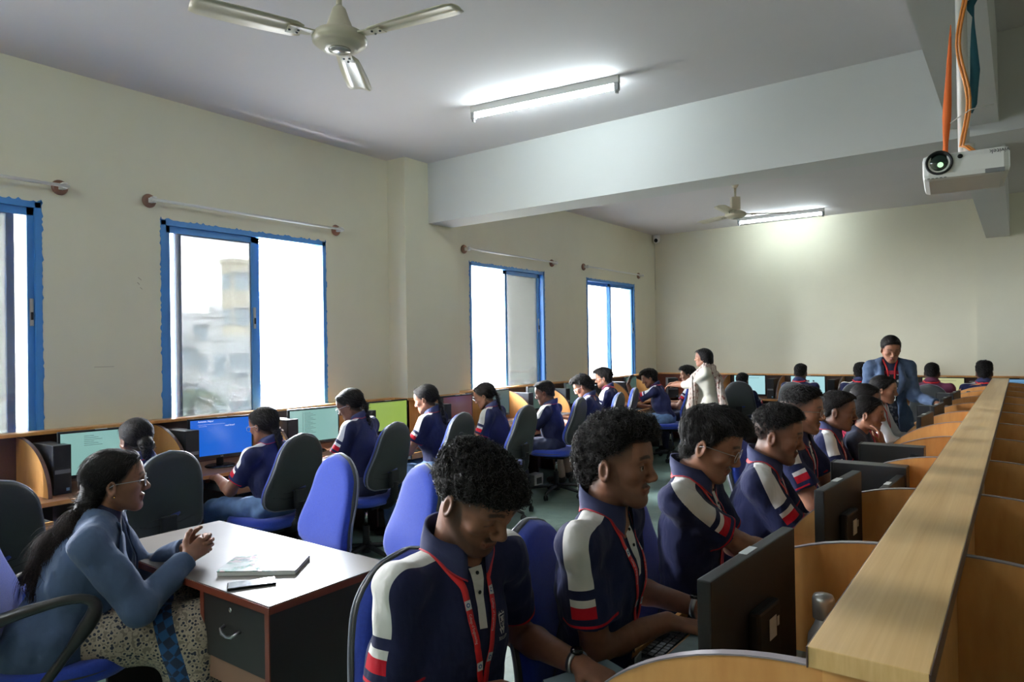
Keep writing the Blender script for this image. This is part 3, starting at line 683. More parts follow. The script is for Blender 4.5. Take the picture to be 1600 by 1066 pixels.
def ribbon(bvh, path, width, off, m, parent, name, thick=.0012, snap=True, ends=True):
    pts = [Vector(p) for p in path]; C_ = []
    for i, p in enumerate(pts):
        o = off[i] if isinstance(off, (list, tuple)) else off
        w = width[i] if isinstance(width, (list, tuple)) else width
        if snap:
            loc, nor, _, _ = bvh.find_nearest(p)
            if loc is None: loc, nor = p, Vector((0, 0, 1))
        else: loc, nor = p, Vector((0, -1, 0))
        C_.append((loc + nor * o, nor, w))
    # smooth normals
    N = [sum((C_[min(max(i + k, 0), len(C_) - 1)][1] for k in (-2, -1, 0, 1, 2)), Vector()).normalized() for i in range(len(C_))]
    V = []; fr = []
    for i, (c, n, w) in enumerate(C_):
        t = (C_[min(i + 1, len(C_) - 1)][0] - C_[max(i - 1, 0)][0]).normalized(); sd = t.cross(N[i]).normalized(); fr.append((c, t, sd, N[i]))
        V += [c - sd * w / 2, c + sd * w / 2, c - sd * w / 2 + N[i] * thick, c + sd * w / 2 + N[i] * thick]
    F = []
    for i in range(len(C_) - 1):
        a = 4 * i; b = a + 4; F += [(a, b, b + 1, a + 1), (a + 2, a + 3, b + 3, b + 2), (a, a + 2, b + 2, b), (a + 1, b + 1, b + 3, a + 3)]
    F += [(0, 1, 3, 2), tuple(4 * (len(C_) - 1) + k for k in (0, 2, 3, 1))]
    o = MB().add(V, F, 0, True).build(name, m, parent); return o, fr, thick
def lerp_path(pts, n):
    pts = [np.asarray(p, float) for p in pts]; L = [0]
    for a, b in zip(pts[:-1], pts[1:]): L.append(L[-1] + np.linalg.norm(b - a))
    o = []
    for i in range(n):
        s = L[-1] * i / (n - 1); k = min(max(np.searchsorted(L, s) - 1, 0), len(pts) - 2); u = (s - L[k]) / max(L[k + 1] - L[k], 1e-9); o.append(pts[k] + (pts[k + 1] - pts[k]) * u)
    return o
def on_ribbon(fr, thick, s, d, lift=.0006):
    # point at arc length s, offset d across
    L = 0
    for i in range(len(fr) - 1):
        l = (fr[i + 1][0] - fr[i][0]).length
        if L + l >= s or i == len(fr) - 2:
            u = (s - L) / max(l, 1e-6); c = fr[i][0].lerp(fr[i + 1][0], u); sd = fr[i][2].lerp(fr[i + 1][2], u); n = fr[i][3].lerp(fr[i + 1][3], u)
            return c + sd * d + n * (thick + lift)
        L += l
def decal(bvh, c, u, v, verts, faces, off, m, parent, name):
    V = []
    for x, y in verts:
        loc, nor, _, _ = bvh.find_nearest(Vector(c) + Vector(u) * x + Vector(v) * y); V.append(loc + nor * off)
    return MB().add(V, faces).build(name, m, parent)
def crest_polys():
    V = []; F = []
    def poly(p): F.append(tuple(range(len(V), len(V) + len(p)))); V.extend(p)
    out = [(-.5, .55), (-.25, .62), (0, .55), (.25, .62), (.5, .55), (.5, .0), (.36, -.4), (0, -.75), (-.36, -.4), (-.5, 0)]; inn = [(x * .8, y * .8 + .0) for x, y in out]
    for i in range(len(out)): j = (i + 1) % len(out); poly([out[i], out[j], inn[j], inn[i]])
    for cx, cy, r in ((0, .12, .22), (-.25, .25, .07), (.25, .25, .07), (0, -.32, .1)):
        n = 10; o = [(cx + r * math.cos(6.283 * k / n), cy + r * math.sin(6.283 * k / n)) for k in range(n)]; q = [(cx + r * .55 * math.cos(6.283 * k / n), cy + r * .55 * math.sin(6.283 * k / n)) for k in range(n)]
        for k in range(n): j = (k + 1) % n; poly([o[k], o[j], q[j], q[k]])
    poly([(-.07, .0), (.07, .0), (.05, .24), (-.05, .24)]); poly([(-.3, -.1), (.3, -.1), (.25, -.16), (-.25, -.16)])
    for cx, cy, r in ((0, .78, .1), (-.3, .74, .06), (.3, .74, .06), (-.45, .66, .04), (.45, .66, .04)):
        poly([(cx, cy + r), (cx + r * .7, cy - r), (cx - r * .7, cy - r)])
    poly([(-.45, -.55), (-.28, -.5), (-.1, -.85), (-.2, -.92)]); poly([(.45, -.55), (.2, -.92), (.1, -.85), (.28, -.5)])
    return V, F

def person(label, H, yaw, lean=8, head=(0, 10, 0), fem=False, tone=(112, 76, 56), hair='short', outfit='polo', beard=None, eyes='down', vox=.008, S=1.06,
           wr=None, wl=None, hipz=.56, pants=None, stand=False, glasses=False, watch=0, lanyard=True, seed=1, fat=1.0, hand_dirs=None, back_only=False, group=None, curl=(.35, .45, .3), crest=False, badge=False, poles=None, legsout=.12, hands_fn=None, neck=.050):
    B = Body(); B.fem = fem; B.vox = vox; B.eyes = eyes; B.hairline = None; s = S * (.95 if fem else 1.0); B.s = s
    yaw = math.radians(yaw); F0, L0, U0 = frame_of(yaw); B.F0, B.L0 = F0, L0
    B.HF, B.HL, B.HU = frame_of(yaw + math.radians(head[0]), math.radians(head[1]), math.radians(head[2])); B.C = np.array(H, float); B.hs = s * 1.02
    l = math.radians(lean)
    nb = B.C - B.HF * .035 * s - B.HU * .085 * s - (U0 * math.cos(l) + F0 * math.sin(l)) * neck * s      # neck base
    if stand: hipz = nb[2] - .50 * s
    hip = nb.copy(); dz = nb[2] - hipz; hip = nb - F0 * math.tan(l) * dz; hip[2] = hipz
    T = nv(nb - hip); TL = L0; TF = nv(np.cross(TL, T)); TF = TF if TF @ F0 > 0 else -TF; B.T, B.TF, B.hip, B.nb = T, TF, hip, nb
    tl = np.linalg.norm(nb - hip); w = s * (.90 if fem else 1.0) * fat
    RT = np.array([TL, TF, T])
    sh = {q: nb - T * .050 * s + TL * q * .180 * w + TF * .0 for q in (1, -1)}
    def dflt(q): return hip + F0 * .42 * s + L0 * q * .11 * s + U0 * (.74 - hipz)
    wt = {1: np.array(wl, float) if wl is not None else dflt(1), -1: np.array(wr, float) if wr is not None else dflt(-1)}
    el = {}
    for q in (1, -1):
        pole = (poles[q] if poles and q in poles else (TL * q * .45 - U0 - TF * .3))
        el[q], wt[q] = ik(sh[q], wt[q], .285 * s, .255 * s, np.array(pole, float))
    def torso(Fd, o, k=.05, bott=False, noise=None):
        Fd.ell(hip + T * .01, RT, np.array((.158 * w + o, .118 * s * fat + o, .12 * s + o)), k)
        Fd.ell(hip + T * .17 * s, RT, np.array(((.132 if not fem else .122) * w + o, .100 * s * fat + o, .16 * s + o)), k)
        Fd.ell(hip + T * (tl - .19 * s), RT, np.array((.158 * w + o, .108 * s * fat + o, .165 * s + o)), k)
        if fem:
            for q in (1, -1): Fd.ell(hip + T * (tl - .2 * s) + TL * q * .07 * s + TF * .075 * s, RT, np.array((.06, .05, .06)) * s + o, .04)
        for q in (1, -1):
            Fd.cap(nb - T * .045 * s, sh[q] - (T * .012 if outfit == 'blazer' else 0), .050 * s + o * .5, .052 * s + o * (.25 if outfit == 'blazer' else .7), k); Fd.cap(nb + T * .0 * s - TF * .01, nb - T * .03 * s + TL * q * .10 * w, .038 * s + o, .035 * s + o, .03)
    rmin = vox * .95
    # ---- skin
    Fd = Field(); head_shape(Fd, B.C, B.HF, B.HL, B.HU, B.hs, fem, eyes if vox < .0045 else 'down', 1.0 if fat < 1.05 else 1.08)
    nr = .047 if fem else .056
    hb = B.C - B.HF * .022 * s - B.HU * .06 * s
    Fd.cap(nb - T * .02, hb, (nr + .006) * s, nr * s, .02); torso(Fd, -.006 if outfit == 'polo' or outfit == 'maroon' else -.016, .05)
    ak = .82 if outfit in ('blazer', 'dupatta', 'kurta') else 1.0
    for q in (1, -1):
        Fd.cap(sh[q], el[q], .047 * s * fat * ak, .040 * s * fat * ak, .02); mid = el[q] + (wt[q] - el[q]) * .3
        Fd.cap(el[q], mid, .040 * s * ak, .040 * s * ak, .015); Fd.cap(mid, wt[q], .039 * s, .0265 * s, .015)
        hd = (hand_dirs or {}).get(q) or (nv(wt[q] - el[q]) * .6 + F0 * .6 - U0 * .15, -U0 + L0 * (-q) * .15)
        if hands_fn is None: hand(Fd, wt[q], np.array(hd[0], float), np.array(hd[1], float), q, s, curl, rmin=rmin)
    if hands_fn: hands_fn(Fd, B, wt, s)
    me = Fd.mesh('body', vox); dk, lp = head_masks(Fd.pts, B, beard)
    root = thing('person', label, 'person', (hip[0], hip[1], 0), 0, group)
    off = Vector((hip[0], hip[1], 0))
    kids = []
    Fh = Field(); hair_shape(Fh, B, hair, seed)
    dk, lp = head_masks(Fd.pts, B, beard); fattr(me, 'dark', dk); fattr(me, 'lip', lp)
    body = link('body', me, root, skin_mat(tone)); kids.append(body)
    hv = min(vox, .006) if hair in ('curly', 'curly_big') else vox
    hm = link('hair', Fh.mesh('hair', hv), root, hair_mat()); kids.append(hm)
    if vox < .0045 and eyes == 'open':
        for q in (1, -1):
            c = B.C + (B.HL * q * .031 + B.HF * .0675 + B.HU * .003) * B.hs; m = MB(); M3 = Matrix(np.column_stack([B.HL, B.HU, B.HF]).tolist()).to_4x4()
            m.lathe(sphere_prof(.0142 * B.hs, 14), c, 20, 0, M3); 
            r = .0147 * B.hs; m.lathe([(.0062 * B.hs, r * .91), (.004 * B.hs, r * .965), (.0001, r * 1.0)], c, 16, 1, M3); kids.append(m.build('eye', [M_EYEW, M_IRIS], root))
    # ---- clothes
    wr_n = sines(seed, 38, 7, (1, 1, .6)); wr_m = sines(seed + 1, 85, 6)
    blo = hip - .6; bhi = nb + .4
    def wrinkle(a, b): return lambda X, Y, Z: (a * 3.4 * wr_n(X, Y, Z) + b * 3.2 * wr_m(X, Y, Z))
    def sleeve(Fd, q, o0, frac, k=.035):
        S0, E = sh[q], el[q]; d = nv(E - S0); e = S0 + (E - S0) * frac; L_ = np.linalg.norm(E - S0) * frac
        lo = np.minimum(S0, e) - .09 * s; hi = np.maximum(S0, e) + .09 * s; ra = .050 * s * fat + o0; rb = .050 * s * fat + o0 + .010
        def f(X, Y, Z):
            x, y, z = X - S0[0], Y - S0[1], Z - S0[2]; t = x * d[0] + y * d[1] + z * d[2]; tt = np.clip(t / L_, 0, 1)
            r = np.sqrt((x - tt * L_ * d[0]) ** 2 + (y - tt * L_ * d[1]) ** 2 + (z - tt * L_ * d[2]) ** 2) - (ra + (rb - ra) * tt)
            return np.maximum(r, t - L_)
        Fd.fn(lo, hi, f, k)
    fr = .66; o = .010
    if outfit in ('polo', 'kurta', 'maroon'):
        Fs = Field(); torso(Fs, o, .05)
        fr = .70 if outfit != 'kurta' else 1.0
        for q in (1, -1): sleeve(Fs, q, .006 if outfit != 'kurta' else .008, fr)
        if outfit == 'kurta':
            for q in (1, -1): Fs.cap(el[q], el[q] + (wt[q] - el[q]) * .35, .052 * s, .05 * s, .02)
        Fs.fn(hip - .4, hip + .4, lambda X, Y, Z: -((X - hip[0]) * T[0] + (Y - hip[1]) * T[1] + (Z - hip[2]) * T[2]) - .07 * s, 0, 'int')
        Fs.fn(blo, bhi, wrinkle(.0035 if vox < .006 else .004, .0018), 0, 'disp')
        # neck opening
        nf = nb + TF * .045 * s + T * .02 * s
        sv = vox if vox > .005 else .005
        ms = Fs.mesh('shirt', sv); pts = Fs.pts
        best = np.full(len(pts), 9.); st = np.zeros(len(pts)); sd = np.full(len(pts), 9.); sa = np.zeros(len(pts)); wdt = .034 * s
        for q in (1, -1):
            A = nb + TL * q * .05 * s - T * .01; Bp = sh[q] + T * .03 * s; E = Bp + (el[q] - sh[q]) * fr - T * .03 * s
            U_ = np.linspace(0, 1, 48)[:, None]; K = (1 - U_) ** 2 * A + 2 * U_ * (1 - U_) * (Bp * 1.0 + TL * q * .03 * s) + U_ ** 2 * E
            al = np.concatenate([[0], np.cumsum(np.linalg.norm(np.diff(K, axis=0), axis=1))]); tot = al[-1]; Tn = np.gradient(K, axis=0); Tn /= np.linalg.norm(Tn, axis=1)[:, None]
            bo = nv(TL * q * .75 + T * .65); Ow = bo - Tn * (Tn @ bo)[:, None]; Ow /= np.linalg.norm(Ow, axis=1)[:, None]; La = np.cross(Tn, Ow)
            D2 = ((pts[:, None, :] - K[None]) ** 2).sum(2) if len(pts) < 400000 else None; j = D2.argmin(1); v = pts - K[j]; along = (v * Tn[j]).sum(1); r = np.linalg.norm(v, axis=1)
            ok = (r < best); sv_ = (al[j] + along) / tot; ang = np.abs((v * La[j]).sum(1)); fro = (v * Ow[j]).sum(1); endc = np.linalg.norm(pts - (sh[q] + np.clip(((pts - sh[q]) @ nv(el[q] - sh[q])), 0, 9)[:, None] * nv(el[q] - sh[q])), axis=1)
            sdn = np.where((fro > -.01 * s) & (r < .12 * s), ang / (2 * wdt), 9.)
            aa = nv(el[q] - sh[q]); tr_ = ((pts - sh[q]) @ aa) / (np.linalg.norm(el[q] - sh[q]) * fr)
            st = np.where(ok, np.where(tr_ > .45, np.maximum(.0, 1 - (1 - tr_) * (np.linalg.norm(el[q] - sh[q]) * fr) / tot), np.minimum(np.clip(sv_, 0, 1), .9)), st)
            sd = np.where(ok, sdn, sd); sa = np.where(ok, ((tr_ > .7) & (endc < .074 * s)) * 1.0, sa); best = np.where(ok, r, best)
        fattr(ms, 'st', st); fattr(ms, 'sd', sd); fattr(ms, 'sa', sa)
        om = {'polo': M_POLO, 'kurta': B_KURTA.get(label, M_WHITEF), 'maroon': mat('maroon_polo_fabric', (92, 34, 62), .85)}[outfit]
        so = link('shirt', ms, root, om); kids.append(so); bv = bvh_of(ms)
        if outfit != 'kurta' :
            # collar
            m = MB(); n = 40; V = []
            gap = .32
            for i in range(n + 1):
                a = gap + (2 * math.pi - 2 * gap) * i / n; fx, fy = math.cos(a), math.sin(a); fb = max(fx, 0)
                ctr = nb + T * (.030 - .022 * fx) * s - TF * .002
                dirv = TF * fx + TL * fy; rad = (nr + .012) * s
                p0 = ctr + dirv * rad - T * .03 * s; p1 = ctr + dirv * rad * 1.0 + T * .022 * s; p1b = ctr + dirv * (rad + .006 * s) + T * .025 * s
                tip = max(0, 1 - abs(a if a < math.pi else 2 * math.pi - a) / 1.1) ** 1.2
                p2 = ctr + dirv * (rad + .020 * s + .020 * s * tip) - T * (.022 + .036 * tip) * s
                if tip > 0: p2 = p2 + TL * (fy if abs(fy) < 1 else 1) * .012 * tip
                loc, nor, _, _ = bv.find_nearest(Vector(p2)); p2v = loc + nor * .006; 
                loc2, nor2, _, _ = bv.find_nearest(Vector(p2 - T * .006)); p3v = loc2 + nor2 * .0055
                V += [Vector(p0), Vector(p1), Vector(p1b), Vector(p1b).lerp(p2v, .5) + Vector(dirv) * .004, p2v, p2v + (p3v - p2v).normalized() * .0045]
            k = 6; Fq = []; mi = []
            for i in range(n):
                for j in range(5): Fq.append((i * k + j, i * k + j + 1, (i + 1) * k + j + 1, (i + 1) * k + j)); mi.append(1 if j == 4 else 0)
            m.add(V, Fq, 0, True); m.mi = mi
            co = m.build('collar', [M_NAVY if outfit == 'polo' else om, M_REDP2], so); sol = co.modifiers.new('thickness', 'SOLIDIFY'); sol.thickness = .0025; kids.append(co)
        if outfit == 'polo' and not back_only:
            ft = nb + TF * .09 * s - T * .01 * s
            V, F_ = [], []
            for i in range(9):
                wd = .021 * (1 - .6 * i / 8) * s; V += [(-wd, -.145 * s * i / 8), (wd, -.145 * s * i / 8)]
            F_ = [(2 * i, 2 * i + 1, 2 * i + 3, 2 * i + 2) for i in range(8)]
            pl = decal(bv, nb + TF * .085 * s - T * .012 * s, TL, T, V, F_, .003, M_WHITEF, so, 'placket'); kids.append(pl)
            for zz in (.012, .06):
                loc, nor, _, _ = bv.find_nearest(Vector(nb + TF * .09 * s - T * (.015 + zz) * s)); kids.append(MB().lathe([(.001, .003), (.0045, .0025), (.005, 0)], loc + nor * .004, 12, 0, nor.to_track_quat('Z', 'Y').to_matrix().to_4x4()).build('button', M_BLKPL, so))
        if lanyard:
            low = hip + T * (.20 * s) + TF * .14 * s
            bk = [nb - TF * .085 * s + T * .012 * s, nb - TF * .06 * s + TL * .05 * s + T * .014 * s]
            for q in (1, -1):
                pth = lerp_path([nb - TF * .08 * s + T * .01 * s, nb - TF * .055 * s + TL * q * .06 * s + T * .012 * s, nb + TL * q * .083 * s + T * .012 * s + TF * .02 * s, nb + TL * q * .050 * s + TF * .11 * s - T * .05 * s, low + TL * q * .002], 46)
                m_ = [(.016 if i < 22 else .0045) if outfit != 'kurta' else .004 for i in range(46)]
                for i in range(46):
                    if 14 <= i < 26 and outfit != 'kurta': m_[i] = .014 - (i - 14) * .0008
                    if (crest or not back_only) and outfit == 'polo': m_[i] = .001 if i < 23 else .0035
                lo_, frm, th = ribbon(bv, pth, .0165 * s if q > 0 else .016 * s, [v + (.0015 if q > 0 else 0) for v in m_], M_LAN, root, 'lanyard'); kids.append(lo_)
                if crest:
                    V = []; F_ = []
                    for a, b in (((.30, .02)), ((.56, .02))):
                        pass
                    for sc in (.275, .425):
                        m = MB()
                        V = [on_ribbon(frm, th, sc * s + dx, dy) for dx in (0, .022) for dy in (-.0078 * s, .0078 * s)]
                        m.add(V, [(0, 1, 3, 2)], 0)
                        n = 10; V = [on_ribbon(frm, th, sc * s + .011 + .0055 * math.cos(6.283 * k / n), .0055 * math.sin(6.283 * k / n), .0011) for k in range(n)]; m.add(V, [tuple(range(n))], 1)
                        V = [on_ribbon(frm, th, sc * s + .011 + .0028 * math.cos(6.283 * k / n), .0028 * math.sin(6.283 * k / n), .0015) for k in range(n)]; m.add(V, [tuple(range(n))], 0)
                        kids.append(m.build('lanyard_emblem', [M_LABEL, mat('emblem_blue', (52, 84, 140), .6)], lo_))
                    tv, tf = text_mesh('College of Engineering', .0105); m = MB(); m.add([on_ribbon(frm, th, .305 * s + p[0] * .80, -(p[1] - .004)) for p in tv], tf); kids.append(m.build('lettering', M_LABEL, lo_))
            loc, nor, _, _ = bv.find_nearest(Vector(low)); c0 = loc + nor * .008; dn = Vector(-T) * .6 + Vector((0, 0, -1)) * .4
            m = MB(); m.tube([c0 + Vector(T) * .01, c0 + dn * .028], [.0075, .006], 10).tube([c0 + dn * .028, c0 + dn * .05], .002, 6, 1); kids.append(m.build('clip', [M_BLKPL, M_CHROME], root))
            if badge:
                ctr = c0 + dn * .075 + Vector(TF) * .012; X_ = Vector(TL); Z_ = (dn * -1).normalized(); Y_2 = X_.cross(Z_)
                Mx = Matrix((( X_.x, Y_2.x, Z_.x, ctr.x), (X_.y, Y_2.y, Z_.y, ctr.y), (X_.z, Y_2.z, Z_.z, ctr.z), (0, 0, 0, 1)))
                kids.append(MB().box((-.028, -.002, -.026), (.028, .002, .022), 0, Mx, .0015).build('id_card', M_LABEL, root))
        if crest:
            V, F_ = crest_polys(); cc = nb - T * .155 * s + TL * .088 * s + TF * .14 * s; z = .037 * s
            kids.append(decal(bv, cc, TL, T, [(-x * z * .85, y * z) for x, y in V], F_, .0012, M_WHITEF, so, 'crest'))
            tv, tf = text_mesh('COLLEGE', .012); kids.append(decal(bv, cc - T * .047 * s, -TL, T, [((p[0] - .03) * 1, p[1]) for p in tv], tf, .0012, M_WHITEF, so, 'lettering'))
    elif outfit == 'blazer':
        Fi = Field(); torso(Fi, .008, .05); Fi.cap(nb - T * .02, nb + T * .03 * s, .062 * s, .056 * s, .02)
        if stand:
            Fi.cap(hip - U0 * .05, hip - U0 * .48 * s, .155 * s, .19 * s, .06)
        im = Fi.mesh('kurta', max(vox, .006)); io = link('kurta', im, root, M_PRINT); kids.append(io); fattr(im, 'zz', (Fi.pts @ np.array([0, 0, 1.])) - nb[2])
        Fs = Field(); torso(Fs, .022, .05); skirt = .20 * s
        if stand:
            Fs.cap(hip - U0 * .02, hip - U0 * .26 * s, .17 * s, .178 * s, .05)
            Fs.ell(hip - U0 * .12 * s, RT, np.array((.195 * s, .15 * s, .22 * s)), .05)
        else:
            Fs.ell(hip - TF * .03 - T * .03, RT, np.array((.215 * s, .17 * s, .19 * s)), .05)
        for q in (1, -1):
            Fs.cap(sh[q], el[q], (.055 if stand else .062) * s, (.052 if stand else .058) * s, .03); Fs.cap(el[q], el[q] + (wt[q] - el[q]) * .93, (.051 if stand else .057) * s, .043 * s, .02)
        if not stand: Fs.fn(hip - .5, hip + .5, lambda X, Y, Z: (hipz - .115 - Z), 0, 'int')
        else: Fs.fn(hip - .7, hip + .5, lambda X, Y, Z: (hipz - .30 * s - Z), 0, 'int')
        for q in (1, -1):   # cut sleeves square at the cuff
            cdir = nv(wt[q] - el[q]); cpt = el[q] + (wt[q] - el[q]) * .93
            Fs.fn(cpt - .07, cpt + .12, lambda X, Y, Z, c=cpt, d=cdir: np.where(np.sqrt((X - c[0]) ** 2 + (Y - c[1]) ** 2 + (Z - c[2]) ** 2) < .11, (X - c[0]) * d[0] + (Y - c[1]) * d[1] + (Z - c[2]) * d[2], -1.), 0, 'int')
        top_z = tl - .0
        def openf(X, Y, Z):
            x, y, z = X - hip[0], Y - hip[1], Z - hip[2]; a = x * TL[0] + y * TL[1] + z * TL[2]; b = x * TF[0] + y * TF[1] + z * TF[2]; c = x * T[0] + y * T[1] + z * T[2]
            half = np.interp(c / s, [-.5, .0, .15, .45, .6], [.075, .05, .045, .072, .085]) * s if stand else np.interp(c / s, [-.5, .0, .12, .45, .6], [.05, .02, .012, .06, .075]) * s
            return np.maximum(np.abs(a) - half, -(b - .02))
        Fs.fn(hip - .7, nb + .15, openf, .004, 'sub')
        Fs.fn(nb - .15, nb + .2, lambda X, Y, Z: np.sqrt((X - nb[0] - TF[0] * .02) ** 2 + (Y - nb[1] - TF[1] * .02) ** 2 + ((Z - nb[2] - .06) * .5) ** 2) - .068 * s, .006, 'sub')
        Fs.fn(hip - .8, nb + .4, lambda X, Y, Z: .012 * wr_n(X, Y, Z) + .007 * wr_m(X, Y, Z) - .003, 0, 'disp')
        ms = Fs.mesh('blazer', max(vox, .005)); so = link('blazer', ms, root, M_BLAZ); kids.append(so); bv = bvh_of(ms)
        # lapels
        for q in (1, -1):
            pth = lerp_path([nb - TF * .07 * s + TL * q * .01 + T * .03 * s, nb + TL * q * .075 * s + T * .015 * s, nb + TL * q * .085 * s + TF * .09 * s - T * .04 * s, nb + TL * q * .095 * s + TF * .14 * s - T * .14 * s, hip + T * .2 * s + TL * q * .055 * s + TF * .15 * s], 26)
            wd = [.028 + .030 * math.sin(max(0, (i - 4)) / 21 * math.pi * .8) for i in range(26)]; wd[-1] = .01
            lp_, _, _ = ribbon(bv, pth, wd, .005, M_BLAZ, so, 'lapel', .003); kids.append(lp_)
        for q in (1, -1):
            cpt = el[q] + (wt[q] - el[q]) * .82; sidev = nv(np.cross(nv(wt[q] - el[q]), U0)) * (-1 if q > 0 else -1)
            for j in range(3):
                loc, nor, _, _ = bv.find_nearest(Vector(cpt + nv(wt[q] - el[q]) * (j - 1) * .014 * s + sidev * .06)); kids.append(MB().lathe([(.001, .004), (.006, .003), (.0065, 0)], loc, 12, 0, nor.to_track_quat('Z', 'Y').to_matrix().to_4x4()).build('cuff_button', M_BLKPL, so))
        if lanyard:
            bi = bvh_of(im); low = hip + T * (.22 * s) + TF * .14 * s
            for q in (1, -1):
                pth = lerp_path([nb + TL * q * .06 * s + T * .02 * s + TF * .03 * s, nb + TL * q * .04 * s + TF * .11 * s - T * .05 * s, low], 24)
                lo_, _, _ = ribbon(bi, pth, .016 * s, .005, M_LAN, root, 'lanyard'); kids.append(lo_)
            loc, nor, _, _ = bi.find_nearest(Vector(low)); kids.append(MB().box((-.03, -.02, -.08), (.03, .02, -.0), bev=.003).build('id_card', M_LABEL, root)); kids[-1].location = loc - off + nor * .01
            kids[-1]['_skip'] = 1
    elif outfit == 'dupatta':
        Fs = Field(); torso(Fs, .016, .05); Fs.cap(hip - U0 * .02, hip - U0 * .50 * s, .155 * s, .20 * s, .06)
        Fs.ell(hip - U0 * .25 * s, RT, np.array((.20 * s, .17 * s, .35 * s)), .05)
        for q in (1, -1): sleeve(Fs, q, .012, 1.0); Fs.cap(el[q], el[q] + (wt[q] - el[q]) * .35, .053 * s, .052 * s, .02)
        Fs.fn(hip - 1, hip + .5, lambda X, Y, Z: (hipz - .55 * s - Z), 0, 'int'); Fs.fn(hip - 1, nb + .3, lambda X, Y, Z: .006 * wr_n(X, Y, Z * .3) + .002 * wr_m(X, Y, Z), 0, 'disp')
        ms = Fs.mesh('kurta', vox); so = link('kurta', ms, root, mat('cream_kurta_cotton', (196, 192, 178), .8, var=.04, scale=20)); kids.append(so)
        # dupatta hanging from the neck, front and back
        Fd2 = Field()
        for q in (1, -1):
            a = nb + TL * q * .07 * s + T * .01; b = nb + TL * q * .11 * s + TF * .14 * s - T * .12 * s; c = hip + TL * q * .11 * s + TF * .21 * s; d = c - U0 * .5 * s
            R2 = np.array([TL, TF, T])
            for p0, p1, r0, r1 in ((nb - TF * .07 * s, a, .05, .055), (a, b, .055, .06), (b, c, .06, .065), (c, d, .065, .07)):
                Fd2.cap(p0, p1, r0 * s, r1 * s, .03)
        b = nb - TF * .15 * s - T * .15 * s + TL * .06; c = hip - TF * .19 * s + TL * .07; Fd2.cap(nb - TF * .07 * s + TL * .04, b, .045 * s, .05 * s, .03); Fd2.cap(b, c, .05 * s, .055 * s, .03); Fd2.cap(c, c - U0 * .28, .055 * s, .055 * s, .03)
        fold = sines(3, 210, 5, (1, 1, .06)); Fd2.fn(hip - 1, nb + .3, lambda X, Y, Z: .011 * fold(X, Y, Z), 0, 'disp')
        kids.append(link('dupatta', Fd2.mesh('dupatta', vox), root, M_DUP))
    # ---- legs
    if pants is not None:
        Fp = Field(); hp = {q: hip + L0 * q * .088 * s for q in (1, -1)}; foot = {}
        if stand:
            for q in (1, -1):
                kn = hp[q] - U0 * .43 * s + F0 * .01; an = np.array([kn[0], kn[1], .09]); Fp.cap(hp[q], kn, .085 * s, .062 * s, .03); Fp.cap(kn, an, .062 * s, .05 * s, .02); foot[q] = an
        else:
            for q in (1, -1):
                kn = hp[q] + F0 * .43 * s + L0 * q * legsout * .5 * s; kn[2] = min(.545, hipz + .0) - .01; an = kn - F0 * .10 * s * 1.0 + F0 * .04; an[2] = .10
                Fp.cap(hp[q], kn, .088 * s * fat, .066 * s, .03); Fp.cap(kn, an, .064 * s, .052 * s, .02); foot[q] = an
        Fp.ell(hip, np.array([L0, F0, U0]), np.array((.165 * w, .13 * s, .115 * s)), .05)
        Fp.fn(hip - 1, hip + 1, wrinkle(.005, .0025), 0, 'disp')
        kids.append(link('trousers' if pants is not M_SAREE else 'skirt', Fp.mesh('trousers', max(vox, .008)), root, pants))
        for q in (1, -1):
            Fq = Field(); a = foot[q].copy(); a[2] = .05; Fq.cap(a - F0 * .03, a + F0 * .13 * s - U0 * .012, .042 * s, .034 * s, .02); Fq.cap(foot[q], a, .042 * s, .045 * s, .02)
            Fq.fn(hip - 1.2, hip + 1, lambda X, Y, Z: (.004 - Z), 0, 'int')
            kids.append(link('shoe', Fq.mesh('shoe', max(vox, .008)), root, M_SHOE))
    if glasses:
        m = MB(); hs = B.hs; G = lambda x, y, z: Vector(B.C + (B.HL * x + B.HF * y + B.HU * z) * hs)
        for q in (1, -1):
            ring = [G(q * .033 + .024 * math.cos(a), .098 - .10 * abs(.033 + q * .024 * math.cos(a)) * .12 * 2, .001 + .0185 * math.sin(a)) for a in [6.283 * i / 20 for i in range(21)]]
            m.tube(ring, .0013, 6); m.tube([G(q * .056, .093, .008), G(q * .074, .082, .010), G(q * .081, .0, .006), G(q * .08, -.02, -.004)], .0014, 6)
        m.tube([G(-.011, .099, .004), G(0, .103, .006), G(.011, .099, .004)], .0013, 6); go = m.build('glasses', M_STEEL, root); kids.append(go)
    if watch:
        W = wt[watch]; d = nv(W - el[watch]); M3 = Vector(d).to_track_quat('Z', 'Y').to_matrix().to_4x4(); c = W - d * .012 * s
        kids.append(MB().lathe([(.030 * s, -.008), (.032 * s, -.008), (.033 * s, 0), (.032 * s, .008), (.030 * s, .008)], c, 26, 0, M3).lathe([(.0001, .006), (.015, .006), (.017, .002), (.017, -.004)], c + U0 * .031 * s, 20, 1).build('watch', [M_STEEL, M_BLKGL], root))
    # children hold world coordinates so far: shift into the thing's frame
    for k in kids:
        if k.get('_skip'): del k['_skip']; continue
        if k.type == 'MESH' and k.parent is root:
            k.data.transform(Matrix.Translation(-off))
        elif k.type == 'MESH': k.data.transform(Matrix.Translation(-off))
    B.hair = [c for c in kids if c.name.startswith('hair')][0]
    B.root = root; B.wt = wt; B.el = el; B.sh = sh; B.off = off
